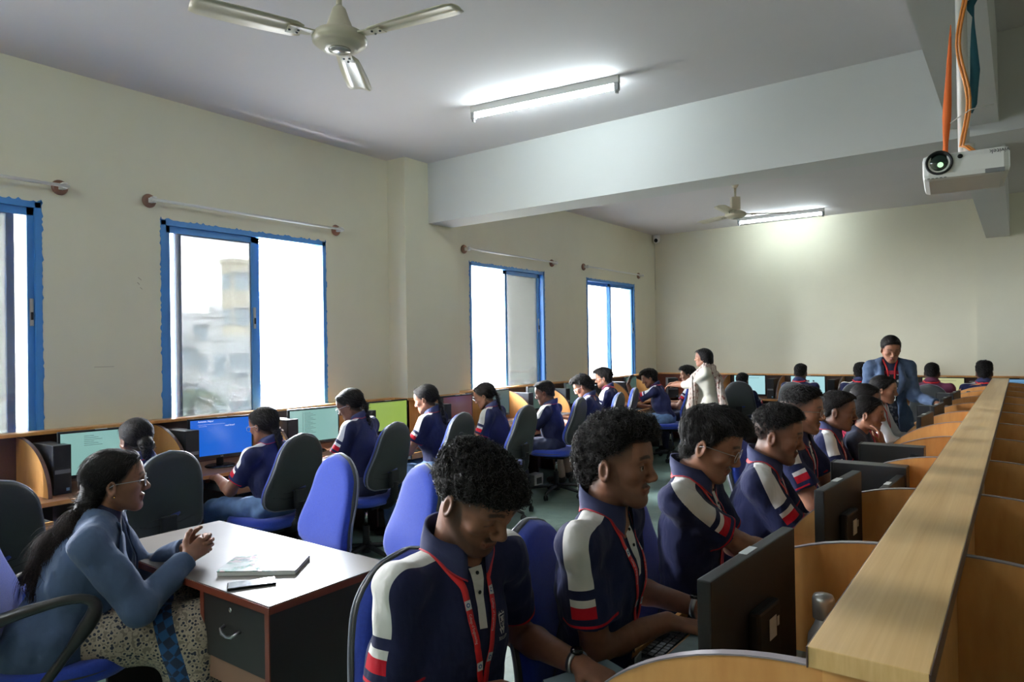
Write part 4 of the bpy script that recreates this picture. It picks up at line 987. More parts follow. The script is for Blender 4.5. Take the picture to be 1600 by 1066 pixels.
    if hair in ('wavy', 'fade', 'short', 'curly') and vox > .0036: strands(B, B.hair, 5200 if vox < .005 else 1500, {'wavy': .03, 'fade': .016, 'short': .012, 'curly': .018}[hair], .0009 if vox < .005 else .0016, 'crown', seed, strand_mat(), {'wavy': .005, 'fade': .006, 'short': .004, 'curly': .007}[hair], .002 if hair != 'curly' else .005)
    elif fem: strands(B, B.hair, 4500 if vox < .005 else 1300, .045, .0009 if vox < .005 else .0015, 'back' if hair != 'bob' else 'down', seed, strand_mat(), .001, .001, -.06 if hair == 'long' else -9)
    return B
B_KURTA = {}
def curly_strands(B, hair_obj, n, rad, ln, seed, m):
    rs = random.Random(seed); vs = hair_obj.data.vertices; C = Vector(B.C) - B.off; mb = MB(); V = []; F = []
    cand = [v for v in vs]
    for _ in range(n):
        v = rs.choice(cand); nrm = v.normal; p = v.co.copy()
        t = Vector((rs.gauss(0, 1), rs.gauss(0, 1), rs.gauss(0, 1))); t = (t - nrm * t.dot(nrm)).normalized(); b = nrm.cross(t); ph = rs.random() * 6.28; st = 5
        o = len(V); k = 7; R = rad * (.7 + .6 * rs.random()); Ln = ln * (.6 + .7 * rs.random())
        for i in range(k):
            a = ph + i * 1.1; c = p + t * (Ln * i / k) + nrm * (R * (1 + math.cos(a)) * .8 - .002) + b * R * math.sin(a)
            w = .0011 * (1 - .6 * i / k)
            V += [c + nrm * w, c - nrm * w * .5 + b * w, c - nrm * w * .5 - b * w]
        for i in range(k - 1):
            for j in range(3): F.append((o + i * 3 + j, o + i * 3 + (j + 1) % 3, o + (i + 1) * 3 + (j + 1) % 3, o + (i + 1) * 3 + j))
    mb.add(V, F, 0, True); me = mb.mesh('curls'); x = link('curls', me, hair_obj, m); x['kind'] = 'stuff'; return x

def strand_mat():
    if 'hair_strands' in MATS: return MATS['hair_strands']
    return mat('hair_strands', (24, 21, 20), .5, spec=.35, var=.5, scale=90)
def strands(B, hair_obj, n, ln, w, flow, seed, m, lift=.004, wave=.0015, zmin=-9, name='strands', zmax=9):
    # short hair-like slivers lying along the flow of the hairstyle
    rs = np.random.RandomState(seed); me = hair_obj.data; nvx = len(me.vertices)
    co = np.zeros(nvx * 3); me.vertices.foreach_get('co', co); co = co.reshape(-1, 3); no = np.zeros(nvx * 3); me.vertices.foreach_get('normal', no); no = no.reshape(-1, 3)
    C = B.C - np.array(B.off); rel = (co - C) / B.hs; z = rel @ B.HU
    idx = np.where((z > zmin) & (z < zmax))[0]; idx = rs.choice(idx, n); p = co[idx] - no[idx] * .002; nn = no[idx]
    if flow == 'crown':
        W = C + (B.HU * .125 - B.HF * .055) * B.hs; d = p - W; d += B.HF * .035 * rs.rand(n, 1)
    elif flow == 'back': W = C + (-B.HF * .13 - B.HU * .05) * B.hs; d = W - p
    elif flow == 'side': d = np.outer(np.sign((p - C) @ B.HL + .005), B.HL) * .7 - B.HU * .9 - B.HF * .25
    else: d = np.tile(np.array([0, 0, -1.]), (n, 1))
    d = d + rs.normal(size=(n, 3)) * .25 * np.linalg.norm(d, axis=1)[:, None]
    d -= nn * (d * nn).sum(1)[:, None]; d /= np.linalg.norm(d, axis=1)[:, None] + 1e-9
    b = np.cross(nn, d); L = ln * (.6 + .8 * rs.rand(n, 1)); ph = rs.rand(n, 1) * 6.28; k = 6; V = np.zeros((n, k * 3, 3))
    for i in range(k):
        u = i / (k - 1); c = p + d * L * u + nn * (lift * math.sin(u * 2.4) - L * u * u * .22) + b * wave * np.sin(ph + u * 5); ww = w * (1 - .75 * u)
        V[:, i * 3] = c + nn * ww; V[:, i * 3 + 1] = c - nn * ww * .5 + b * ww; V[:, i * 3 + 2] = c - nn * ww * .5 - b * ww
    F = []
    for i in range(k - 1):
        for j in range(3): F.append((i * 3 + j, i * 3 + (j + 1) % 3, (i + 1) * 3 + (j + 1) % 3, (i + 1) * 3 + j))
    F = (np.array(F)[None] + (np.arange(n) * k * 3)[:, None, None]).reshape(-1, 4).astype(np.int32); V = V.reshape(-1, 3)
    o = bpy.data.meshes.new(name); o.vertices.add(len(V)); o.vertices.foreach_set('co', V.astype(np.float32).ravel()); o.loops.add(F.size); o.loops.foreach_set('vertex_index', F.ravel())
    o.polygons.add(len(F)); o.polygons.foreach_set('loop_start', np.arange(0, F.size, 4, dtype=np.int32)); o.polygons.foreach_set('use_smooth', np.ones(len(F), bool)); o.update(calc_edges=True)
    x = link(name, o, hair_obj, m); x['kind'] = 'stuff'; return x
# ---------------------------------------------------------------- special fabrics
def print_mat():
    t = NT('black_white_print'); tc = t.new('TexCoord'); v = t.new('TexVoronoi'); v.inputs['Scale'].default_value = 26; t.link(tc.outputs['Object'], v.inputs['Vector'])
    z = t.attr('zz'); pat = t.ramp(v.outputs['Distance'], [(0, lin((200, 200, 204))), (.34, lin((24, 24, 32)))], True); red = t.mix(.5, pat, lin((150, 40, 60)))
    f = t.math('GREATER_THAN', z, -.085); f2 = t.math('GREATER_THAN', z, -.12); c = t.mix(f2, pat, lin((150, 34, 58))); c = t.mix(f, c, lin((28, 32, 60)))
    f3 = t.math('LESS_THAN', z, -.34); c = t.mix(f3, c, t.mix(.82, pat, lin((24, 28, 44)))); t.link(c, t.b.inputs['Base Color']); t.b.inputs['Roughness'].default_value = .85; return t.m
M_PRINT = print_mat()
def saree_mat():
    t = NT('printed_saree'); tc = t.new('TexCoord'); v = t.new('TexVoronoi'); v.inputs['Scale'].default_value = 70; n = t.noise(45, 4); t.link(tc.outputs['Object'], v.inputs['Vector'])
    base = t.ramp(t.math('ADD', t.math('MULTIPLY', v.outputs['Distance'], .7), t.math('MULTIPLY', n, .5)), [(0, lin((34, 38, 56))), (.44, lin((60, 62, 66))), (.5, lin((160, 146, 128))), (.72, lin((120, 108, 96)))], True)
    w = t.attr('band'); a = t.math('LESS_THAN', w, .035); ck = t.new('TexChecker'); ck.inputs['Scale'].default_value = 30; ck.inputs[1].default_value = lin((20, 70, 120)); ck.inputs[2].default_value = lin((20, 34, 62))
    mp = t.new('Mapping'); mp.inputs['Rotation'].default_value = (0, .78, 1.2); t.link(tc.outputs['Object'], mp.inputs[0]); t.link(mp.outputs[0], ck.inputs[0])
    c = t.mix(a, base, ck.outputs[0]); t.link(c, t.b.inputs['Base Color']); t.b.inputs['Roughness'].default_value = .8; t.bump(n, .2, .003); return t.m
M_SAREE = saree_mat()
def dup_mat():
    t = NT('woven_dupatta'); n = t.noise(26, 4, (1, 1, .7)); t.link(t.ramp(n, [(.36, lin((112, 72, 66))), (.48, lin((176, 164, 154))), (.6, lin((148, 134, 126)))]), t.b.inputs['Base Color']); t.b.inputs['Roughness'].default_value = .9; t.bump(t.noise(160, 2), .5, .004); return t.m
M_DUP = dup_mat()

# ---------------------------------------------------------------- computer counters
WT_Z = .755
def arc_pts(a, h, n=18): return [(0, 0), (a, 0)] + [(a * math.cos(math.pi / 2 * i / n), h * math.sin(math.pi / 2 * i / n)) for i in range(1, n + 1)]
def divider(parent, loc, rz, a, h, mface=M_PANEL, medge=M_EDGE):
    # panel in the local xz plane starting at the back panel; rounded front
    p = arc_pts(a, h); m = MB(); m.prism(p, 'y', -.009, .009)
    o = m.build('divider', mface, parent); o.location = loc; o.rotation_euler = (0, 0, rz)
    e = MB(); n = len(p); V = []; 
    for (x, z) in p[1:]:
        for yy, d in ((-.0105, 0), (-.0105, .003), (.0105, .003), (.0105, 0)):
            r = math.hypot(x / a, z / h) or 1; V.append((x + d * (x / a) / r, yy, z + d * (z / h) / r))
    k = len(p) - 1; F = []
    for i in range(k - 1):
        for j in range(3): F.append((i * 4 + j, (i + 1) * 4 + j, (i + 1) * 4 + j + 1, i * 4 + j + 1))
    eo = e.add(V, F, 0, False).build('edge_band', medge, o); return o
def tray(parent, loc, rz, w=.60, m=M_PANEL):
    b = MB().box((-.38, -w / 2, 0), (.0, w / 2, .012), 1).box((-.0, -w / 2, -.012), (.016, w / 2, .04)).box((-.38, -w / 2 - .014, -.012), (.0, -w / 2, .03), 2).box((-.38, w / 2, -.012), (.0, w / 2 + .014, .03), 2)
    o = b.build('keyboard_tray', [m, M_BLKPL, M_GREYPL], parent); o.location = loc; o.rotation_euler = (0, 0, rz); return o
L0Y, LB = 1.68, .843
t = thing('computer_counter', 'long wood laminate computer counter under the windows with rounded dividers', 'counter', (.3, 5, 0))
o_ = (-.3, -5, 0)
def place(o): o.location = Vector(o.location) + Vector(o_); return o
YB2 = YB + .02; YF = DEPTH - .64
top = MB().box((.02, YB2, WT_Z - .022), (.62, 4.92, WT_Z)).box((.277, 4.92, WT_Z - .022), (.62, 5.73, WT_Z)).box((.02, 5.73, WT_Z - .022), (.62, YF, WT_Z)); w_ = top.build('worktop', M_BROWNTOP, t); place(w_)
e_ = MB().box((.62, YB2, WT_Z - .024), (.624, YF, WT_Z + .0005)); place(e_.build('worktop_edge', wood('oak_edge', (168, 112, 62), (196, 142, 84)), t))
bp = MB().box((.003, YB2, .0), (.018, 4.90, 1.098)).box((.003, 5.75, 0), (.018, YF, 1.098)); place(bp.build('back_panel', M_BACKP, t))
bx = MB().box((.253, 4.9, .0), (.275, 5.75, 1.098)).box((.003, 4.9, 0), (.275, 4.925, 1.098)).box((.003, 5.725, 0), (.275, 5.75, 1.098)); place(bx.build('column_boxing', M_PANEL, t))
lg = MB().box((.003, YB2, 1.098), (.11, 4.90, LEDGE), bev=.003).box((.003, 4.89, 1.098), (.30, 4.926, LEDGE), bev=.003).box((.253, 4.92, 1.098), (.30, 5.73, LEDGE), bev=.003).box((.003, 5.725, 1.098), (.30, 5.76, LEDGE), bev=.003).box((.003, 5.75, 1.098), (.11, YF, LEDGE), bev=.003); place(lg.build('ledge', M_PANEL, t))
for k in range(-2, 12):
    y = L0Y + LB * k
    if y > DEPTH - .6: continue
    x0 = .275 if k == 4 else .018
    place(divider(t, (x0, y, WT_Z), 0, .50 if k != 4 else .36, .335))
    if k < 11:
        place(tray(t, (.86, y + .44, .655), 0, .58))
        pl = MB().box((.05, y - .009, 0), (.58, y + .009, WT_Z - .022)); place(pl.build('side_panel', M_BACKP, t))

t = thing('computer_counter', 'wood laminate computer counter along the far wall', 'counter', (4, DEPTH, 0)); o_ = (-4, -DEPTH, 0)
place(MB().box((.02, DEPTH - .62, WT_Z - .022), (4.36, DEPTH - .02, WT_Z)).build('worktop', M_BROWNTOP, t))
place(MB().box((.62, DEPTH - .624, WT_Z - .024), (4.36, DEPTH - .62, WT_Z + .0005)).build('worktop_edge', MATS['oak_edge'], t))
place(MB().box((.01, DEPTH - .078, 0), (1.32, DEPTH - .062, 1.098)).build('back_panel', M_REDP, t)); place(MB().box((1.32, DEPTH - .078, 0), (8, DEPTH - .062, 1.098)).build('back_panel', M_BACKP, t))
place(MB().box((.01, DEPTH - .17, 1.098), (8, DEPTH - .061, LEDGE), bev=.003).build('ledge', M_PANEL, t))
for k in range(0, 8):
    x = 1.33 + .86 * k
    place(divider(t, (x, DEPTH - .078, WT_Z), -math.pi / 2, .46, .335))
    if k < 4: place(tray(t, (x + .43, DEPTH - .82, .655), -math.pi / 2, .55))
    place(MB().box((x - .009, DEPTH - .58, 0), (x + .009, DEPTH - .1, WT_Z - .022)).build('side_panel', M_BACKP, t))

t = thing('computer_counter', 'double-sided computer counter with a long pale plank on top, running away from the camera', 'counter', (XP + PW / 2, 6, 0)); o_ = (-(XP + PW / 2), -6, 0)
YE = 10.62
place(MB().box((XP - .0, 1.198, LEDGE - .034), (XP + PW, YE, LEDGE), bev=.002).build('top_plank', M_PLANK, t))
place(MB().box((XP - .0015, 1.1965, LEDGE - .0345), (XP + .001, YE, LEDGE - .0005)).box((XP + PW - .001, 1.1965, LEDGE - .0345), (XP + PW + .0015, YE, LEDGE - .0005)).build('plank_edge', M_EDGE, t))
place(MB().box((XP + .02, 1.21, 0), (XP + PW - .02, YE - .02, LEDGE - .034)).build('spine_panel', M_PANEL, t))
place(MB().box((4.37, 1.21, WT_Z - .022), (XP + .02, YE - .03, WT_Z)).box((XP + PW - .02, 1.21, WT_Z - .022), (5.60, YE - .03, WT_Z)).build('worktop', M_TOP, t))
place(MB().box((4.366, 1.21, WT_Z - .024), (4.37, YE - .03, WT_Z + .0005)).box((5.60, 1.21, WT_Z - .024), (5.604, YE - .03, WT_Z + .0005)).build('worktop_edge', MATS['oak_edge'], t))
for k in range(0, 12):
    y = Y1 + BAY * k
    if y > YE: continue
    place(divider(t, (XP + .02, y, WT_Z), math.pi, .50, .328, M_PANEL, M_EDGEG)); place(divider(t, (XP + PW - .02, y, WT_Z), 0, .62, .328, M_PANEL, M_EDGEG))
    for a, b in ((4.42, XP + .02), (XP + PW - .02, 5.55)): place(MB().box((a, y - .009, 0), (b, y + .009, WT_Z - .022)).build('side_panel', M_PANEL, t))
    if k < 11 and y + BAY < YE + .1: place(tray(t, (4.225, y + .62 if k == 0 else y + .42, .655), math.pi, .5 if k == 0 else .56))

# ---------------------------------------------------------------- computers
M_TXT = emit('screen_text', (235, 245, 250), 1.0)
def screen_mat(name, col, st, col2=None):
    if name in MATS: return MATS[name]
    t = NT(name); t.b.inputs['Base Color'].default_value = (.01, .01, .01, 1); t.b.inputs['Roughness'].default_value = .22; t.b.inputs['Emission Color'].default_value = lin(col); t.b.inputs['Emission Strength'].default_value = st
    MATS[name] = t.m; return t.m
def monitor(loc, rz, w, h, scr, label, group, lines=(), title=None, base=None, thick=.03, icons=None, bar=None):
    # loc: centre of the top edge; screen faces local +x
    x, y, zt = loc; zb = WT_Z; t = thing('monitor', label, 'monitor', (x, y, zb), rz, group); T_ = zt - zb
    bz = .013; cz = T_ - h / 2
    MB().box((-thick, -w / 2, cz - h / 2), (0, w / 2, cz + h / 2), bev=.004).build('casing', M_BLKPL, t)
    s = MB().box((-.001, -w / 2 + bz, cz - h / 2 + .022), (.0012, w / 2 - bz, cz + h / 2 - bz)).build('screen', scr, t)
    MB().box((-.06, -.07, cz - .09), (-thick, .07, cz + .05), bev=.008).box((-.062, -.035, cz - .03), (-.0605, .01, cz + .02), 1).box((-.062, -.055, cz - .01), (-.0605, -.043, cz + .012), 1).build('rear_box', [M_BLKPL, M_LABEL], t)
    MB().tube([(-.045, 0, .01), (-.048, 0, T_ - h * .55)], [.028, .022], 12, flat=.5).build('stand_neck', M_BLKPL, t)
    MB().lathe([(.001, 0), (.11, 0), (.112, .006), (.1, .013), (.03, .018), (.001, .018)], (-.03, 0, 0), 28).build('stand_base', M_BLKGL, t)
    MB().box((-.02, -.03, T_ - .0015), (.0, .04, T_ + .0012)).build('sticker', M_LABEL, t)
    V, F = text_mesh('LG', .016); m = MB(); m.add([(.0012, .008 - 0 + -(-p[0]) - .018, cz - h / 2 + .006 + p[1]) for p in V], F); m.build('maker_mark', M_LABEL, t)
    if bar: MB().box((.0012, -w / 2 + bz, bar[0]), (.0018, w / 2 - bz, bar[1])).build('screen_bar', bar[2], s)
    if lines:
        m = MB()
        for (yy, zz, ln, th) in lines: m.box((.0012, -w / 2 + yy * w, cz + h / 2 - zz * h - th), (.0018, -w / 2 + (yy + ln) * w, cz + h / 2 - zz * h))
        m.build('screen_lines', icons or mat('screen_ink', (70, 92, 98), .6), s)
    if title:
        for (tx, u, v, sz) in title:
            V, F = text_mesh(tx, sz); m = MB(); m.add([(.0014, -w / 2 + u * w + p[0], cz + h / 2 - v * h + p[1]) for p in V], F); m.build('screen_lettering', M_TXT, s)
    return t
def tower(loc, rz, label, group, w=.10, d=.32, h=.30):
    t = thing('computer_tower', label, 'computer tower', (loc[0], loc[1], loc[2] if len(loc) > 2 else WT_Z), rz, group)
    MB().box((-d / 2, -w / 2, 0), (d / 2 - .012, w / 2, h), bev=.003).build('case', mat('tower_steel', (40, 42, 46), .38), t)
    f = MB().box((d / 2 - .012, -w / 2, 0), (d / 2, w / 2, h), bev=.003).build('front_panel', M_BLKPL, t)
    MB().box((d / 2, -w / 2 + .008, h * .42), (d / 2 + .0015, w / 2 - .006, h * .50)).build('drive_strip', mat('grey_strip', (104, 106, 112), .4), f)
    MB().box((d / 2, w / 2 - .03, h * .06), (d / 2 + .0015, w / 2 - .012, h * .12)).build('badge', mat('blue_badge', (110, 150, 180), .4), f)
    return t
def keyboard(loc, rz, label, group):
    t = thing('keyboard', label, 'keyboard', loc, rz, group)    # long side along local y, keys face up
    MB().box((-.07, -.215, 0), (.07, .215, .014), bev=.004).build('case', M_BLKPL, t); m = MB()
    for r in range(5):
        for c in range(19):
            if r == 4 and 4 <= c <= 8:
                if c == 4: m.box((.038, -.205 + 4 * .0217, .014), (.056, -.205 + 9 * .0217 - .003, .019), bev=0)
                continue
            if c == 15: continue
            x = -.056 + r * .0235; y = -.205 + c * .0217; m.box((x, y, .014), (x + .018, y + .018, .019))
    m.build('keys', M_GREYPL, t); return t
def book(loc, rz, w, d, h, label, cover=M_LABEL, group=None, openb=False):
    t = thing('notebook', label, 'notebook', loc, rz, group)
    if openb:
        n = 8; V = []
        for i in range(-n, n + 1): 
            u = i / n; V += [(u * w, -d / 2, h * (.25 + .9 * abs(u) ** .5 * (1 - abs(u)) * 1.4)), (u * w, d / 2, h * (.25 + .9 * abs(u) ** .5 * (1 - abs(u)) * 1.4))]
        k = len(V); V += [(v[0], v[1], 0) for v in V]; F = []
        for i in range(2 * n): a = 2 * i; F += [(a, a + 2, a + 3, a + 1), (k + a, k + a + 1, k + a + 3, k + a + 2), (a, k + a, k + a + 2, a + 2), (a + 1, a + 3, k + a + 3, k + a + 1)]
        F += [(0, 1, k + 1, k), (4 * n, k + 4 * n, k + 4 * n + 1, 4 * n + 1)]
        MB().add(V, F).build('pages', M_PAPER, t)
        m = MB()
        for s_ in (-1, 1):
            for i in range(9): m.box((s_ * w * .5 - w * .38, -d * .4 + i * d * .09, h * .98), (s_ * w * .5 + w * .3, -d * .4 + i * d * .09 + .0012, h * .99))
    else:
        MB().box((-w / 2 + .003, -d / 2 + .003, .0015), (w / 2 - .001, d / 2 - .003, h - .0015)).build('pages', M_PAPER, t)
        MB().box((-w / 2, -d / 2, 0), (w / 2, d / 2, .0015)).box((-w / 2, -d / 2, h - .0015), (w / 2, d / 2, h)).box((-w / 2, -d / 2, 0), (-w / 2 + .002, d / 2, h)).build('cover', cover, t)
    return t
doc = [(.30, .12 + .04 * i, .12 + .1 * ((i * 7) % 3) / 2, .002) for i in range(18)] + [(.05, .05, .85, .002), (.27, .1, .004, .22)]
S_TEAL = screen_mat('teal_white_screen', (160, 214, 206), .55); S_BLUE = screen_mat('blue_screen', (16, 96, 206), .85); S_GRN = screen_mat('yellow_green_screen', (168, 200, 92), .6)
S_RED = screen_mat('brick_screen', (122, 74, 66), .35); S_DIM = screen_mat('dim_green_screen', (104, 138, 128), .3); S_WHT = screen_mat('cyan_white_screen', (172, 220, 226), .8); S_YEL = screen_mat('pale_yellow_screen', (200, 202, 150), .7); S_LB = screen_mat('light_blue_screen', (110, 160, 200), .7)
GL = 'monitors on the window counter'; GT = 'computer towers on the window counter'; GK = 'keyboards on the window counter trays'
def ly(k): return L0Y + LB * k
LM = [(0, -8, S_TEAL, 'black-framed monitor with a pale green document, beside the student with the low bun', doc[:6], None),
      (1, -10, S_BLUE, 'black-framed monitor showing a bright blue screen with white text', [], [('Avinman, Hapur', .14, .1, .017), ('~~~~~~~~~~~~~~~ ~~~~~~~~~~~~~~~', .14, .17, .011), ('~~~~~~~~~', .15, .21, .011), ('read linux!!', .55, .23, .016)]),
      (2, -8, S_TEAL, 'black-framed monitor with a pale green code page, second to the right of the blue screen', doc, None),
      (3, -5, S_GRN, 'black-framed monitor with a yellow-green screen', [(.1, .06, .8, .002)], None),
      (4, 0, S_RED, 'monitor with a plain brick-red screen by the column boxing', [], None),
      (5, 0, S_DIM, 'dim green monitor behind the girl with the long braid', [], None),
      (6, 2, S_DIM, 'dim green monitor under the right edge of the window beyond the column', [], None),
      (7, 4, S_DIM, 'dim green monitor in front of the two boys near the farthest window', [], None),
      (8, 4, S_DIM, 'dim green monitor below the farthest window', [], None),
      (9, 6, S_DIM, 'darkened monitor in the far left corner of the window counter', [], None)]
for k, r, sc, lb, ln, ti in LM:
    monitor(((.36 if k != 4 else .5), ly(k) + .35, 1.125), math.radians(r), .475, .30, sc, lb, GL, ln, ti)
monitor((.36, ly(-1) + .40, 1.10), 0, .475, .30, S_DIM, 'dark monitor edge at the left border of the photo, under the leftmost window', GL)
tnames = ['computer tower beside the pale green screen, behind the teacher', 'computer tower just left of the blue screen', 'computer tower between the blue screen and the green code page', 'computer tower right of the green code page', 'computer tower below the column, left of the brick-red screen', 'computer tower between the braided girls and the window beyond the column', 'computer tower just left of the boy beside the window beyond the column', 'computer tower right of the boy beside the window beyond the column', 'computer tower below the farthest window', 'computer tower in the far left corner']
for k in range(10): tower(((.27 if k != 4 else .44), ly(k) + (.085 if k else .10)), math.radians(0), tnames[k], GT)
KN = ['the leftmost, in front of the dark monitor', 'in front of the monitor beside the low bun', 'in front of the blue screen', 'in front of the green code page', 'in front of the yellow-green screen', 'in front of the brick-red screen', 'left of the neat short-haired boy', 'right of the neat short-haired boy', 'before the tall bearded boy', 'below the farthest window', 'nearest the far left corner']
for k in range(-1, 10): keyboard((.74, ly(k) + .44, .667), 0, 'black keyboard on a window counter tray, ' + KN[k + 1], GK)
bk = [(0, .50, .66, .12, 'pale notebook on the window counter beside the student with the bun'), (1, .50, .60, .35, 'thick white record book on the counter beside the blue screen'), (2, .52, .60, .5, 'pale notebook on the counter below the green code page'), (3, .54, .56, .2, 'white notebook beside the keyboard of the girl with the ponytail braid'), (5, .5, .62, .3, 'white notebook left of the first boy at the window counter'), (6, .5, .60, .1, 'white sheet notebook between the first two boys at the window counter')]
for k, x, dy, r, lb in bk: book((x, ly(k) + dy, WT_Z), r, .21, .28, .022 if k == 1 else .012, lb, M_LABEL)
paper = MB(); paper.add([(.42, 7.28, .93), (.46, 7.10, .95), (.56, 7.12, .765), (.50, 7.34, .762), (.425, 7.285, .925), (.465, 7.105, .945), (.565, 7.125, .762), (.505, 7.345, .759)], [(0, 1, 2, 3), (4, 7, 6, 5), (0, 4, 5, 1), (1, 5, 6, 2), (2, 6, 7, 3), (3, 7, 4, 0)])
tag(paper.build('paper_sheet', M_PAPER), 'white paper sheet standing up on the counter between the first two boys', 'paper sheet')
# far wall computers
FX = [1.33 + .86 * k for k in range(6)]
FM = [(0, S_WHT, 'far-wall monitor with a white-cyan page, leftmost on the far wall'), (1, S_WHT, 'far-wall monitor with a row of dark icons, beside the second student from the left'), (2, S_DIM, 'far-wall monitor hidden mostly behind the woman in the blazer'), (3, S_YEL, 'far-wall monitor with a pale yellow page'), (4, S_LB, 'far-wall monitor with a light blue page behind the end of the long plank')]
for k, sc, lb in FM:
    ic = [(.22 + .14 * i, .22, .05, .02) for i in range(4)] if k == 1 else [(.1, .14, .7, .003), (.1, .7, .03, .01), (.5, .72, .04, .01)]
    monitor((FX[k] + .42, DEPTH - (.40 if k < 4 else .55), 1.11), math.radians(-90), .50, .32, sc, lb, 'monitors on the far wall counter', ic, None, icons=M_BLKPL)
    tower((FX[k] + .76, DEPTH - .33), math.radians(-90), ['computer tower right of the leftmost far-wall monitor', 'computer tower right of the far-wall monitor with icons', 'computer tower behind the woman in the blazer', 'computer tower right of the pale yellow monitor', 'computer tower right of the light blue monitor'][k], 'computer towers on the far wall counter')
    if k < 4: keyboard((FX[k] + .43, DEPTH - .70, .667), math.pi / 2, 'black keyboard on a far-wall tray, ' + ['leftmost', 'by the monitor with icons', 'behind the woman in the blazer', 'by the pale yellow monitor'][k], 'keyboards on the far wall counter')
tower((.62, 10.55), math.radians(-60), 'wide dark computer tower in the corner behind the boy resting his head on his hand', None, .16, .34, .31)
# centre desk computers (backs of the monitors towards the camera)
CM = [(4.622, 1.70, 1.113, -3.5, .545, .35, 'large black monitor seen from behind, nearest to the camera'), (4.641, 2.62, 1.135, -4.4, .45, .31, 'second black monitor from behind, with a white label on its rear box'),
      (4.70, 3.32, 1.01, -3, .48, .29, 'low monitor seen edge-on in front of the nearer lying dark tower'), (4.69, 4.12, 1.0, 2, .46, .29, 'low monitor seen edge-on beside the second dark tower'),
      (4.60, 5.75, 1.085, -4, .47, .31, 'edge-on monitor in front of the student in the red kurta'), (4.60, 6.66, 1.085, -4, .47, .31, 'edge-on monitor in front of the student in the white kurta'), (4.60, 7.48, 1.085, -4, .47, .31, 'edge-on monitor beneath the hand of the woman in the blazer'),
      (4.62, 8.3, 1.085, -4, .47, .31, 'tall edge-on monitor beyond the hand of the woman in the blazer'), (4.68, 9.1, 1.03, 0, .47, .3, 'last edge-on monitor near the far end of the centre counter')]
for x, y, z, r, w, h, lb in CM: monitor((x, y, z), math.pi + math.radians(r), w, h, S_DIM, lb, 'monitors on the centre counter', thick=.032)
for y, lb in ((3.62, 'dark computer tower showing its long side beside the student with the fade haircut'), (4.33, 'dark computer tower showing its long side in front of the heavy-set student'), (7.05, 'dark computer tower behind the monitor of the white-kurta student'), (8.75, 'dark computer tower near the far end of the centre counter')):
    tower((4.59, y), math.pi, lb, 'computer towers on the centre counter', .10, .32, .285)
keyboard((4.285, 2.03, .667), math.pi, 'black keyboard under the hands of the second boy in the front row', None)
KC = ['before the slim young man with thin glasses', 'before the young man with the fade haircut', 'before the stout young man', 'before the heavy-set student', 'before the girl resting her chin', 'before the girl in white', 'under the blazer woman\'s hand', 'beyond the blazer woman', 'farthest along']
for k in range(1, 10): keyboard((4.34, Y1 + BAY * k + .42, .667), math.pi, 'black keyboard on a centre counter tray, ' + KC[k - 1], 'keyboards on the centre counter')
# steel bottle
t = thing('water_bottle', 'stainless steel water bottle standing behind the nearest monitor against the counter spine', 'bottle', (4.80, 1.70, WT_Z))
MB().lathe([(.001, 0), (.034, 0), (.036, .006), (.036, .17), (.034, .19), (.022, .212), (.018, .224), (.018, .23)], n=32).build('body', mat('satin_steel', (208, 208, 212), .36, .65), t)
pr = [(.019, .228), (.024, .23), (.025, .272), (.021, .282), (.001, .284)]
MB().lathe(pr, n=14).build('cap', mat('dark_steel', (165, 162, 160), .36, .7), t)
book((4.36, 1.50, WT_Z + .001), math.radians(-22), .30, .21, .014, 'grey-blue cardboard file under the hand of the nearest boy', mat('grey_blue_card', (104, 124, 132), .6))

# ---------------------------------------------------------------- teacher's table
t = thing('teacher_table', 'grey-topped office table with dark drawer unit and red-brown edges', 'table', (2.48, 1.68, 0))
M_TT = mat('glossy_grey_laminate', (108, 102, 97), .32, var=.04, scale=10, spec=.45, coat=.08); M_RB = mat('red_brown_edging', (112, 50, 34), .35); M_DK = mat('dark_brown_laminate', (34, 28, 28), .45, var=.1, scale=9); M_TAN = mat('tan_laminate', (134, 100, 80), .5, var=.05, scale=6)
X0, X1, Y0_, Y1_ = -.63, .63, -.285, .285
MB().box((X0, Y0_, .724), (X1, Y1_, .75), bev=.002).build('tabletop', M_TT, t)
MB().box((X0 - .004, Y0_ - .004, .722), (X1 + .004, Y0_, .747)).box((X0 - .004, Y1_, .722), (X1 + .004, Y1_ + .004, .747)).box((X0 - .004, Y0_, .722), (X0, Y1_, .747)).box((X1, Y0_, .722), (X1 + .004, Y1_, .747)).build('edge_banding', M_RB, t)
MB().box((X1 - .035, Y0_ + .01, 0), (X1 - .015, Y1_ - .01, .724)).build('side_panel', M_DK, t); MB().box((X0 + .015, Y0_ + .01, 0), (X0 + .035, Y1_ - .01, .724)).build('side_panel', M_DK, t)
MB().box((X1 - .036, Y0_ + .006, 0), (X1 - .012, Y0_ + .0105, .724)).box((X1 - .445, Y0_ + .006, .38), (X1 - .42, Y0_ + .012, .724)).build('front_strip', M_RB, t)
MB().box((X1 - .44, Y0_ + .03, .42), (X1 - .035, Y1_ - .03, .72)).box((X1 - .42, Y0_ + .02, .40), (X1 - .036, Y0_ + .04, .485)).build('drawer_box', M_TAN, t)
dr = MB().box((X1 - .42, Y0_ + .008, .49), (X1 - .037, Y0_ + .026, .72)).build('drawer', M_DK, t)
hx = X1 - .235; hy = Y0_ + .008
MB().tube([(hx - .05, hy, .62), (hx - .048, hy - .018, .615), (hx - .03, hy - .024, .603), (hx, hy - .025, .598), (hx + .03, hy - .024, .603), (hx + .048, hy - .018, .615), (hx + .05, hy, .62)], [.006, .005, .006, .0045, .006, .005, .006], 10).build('handle', M_STEEL, dr)
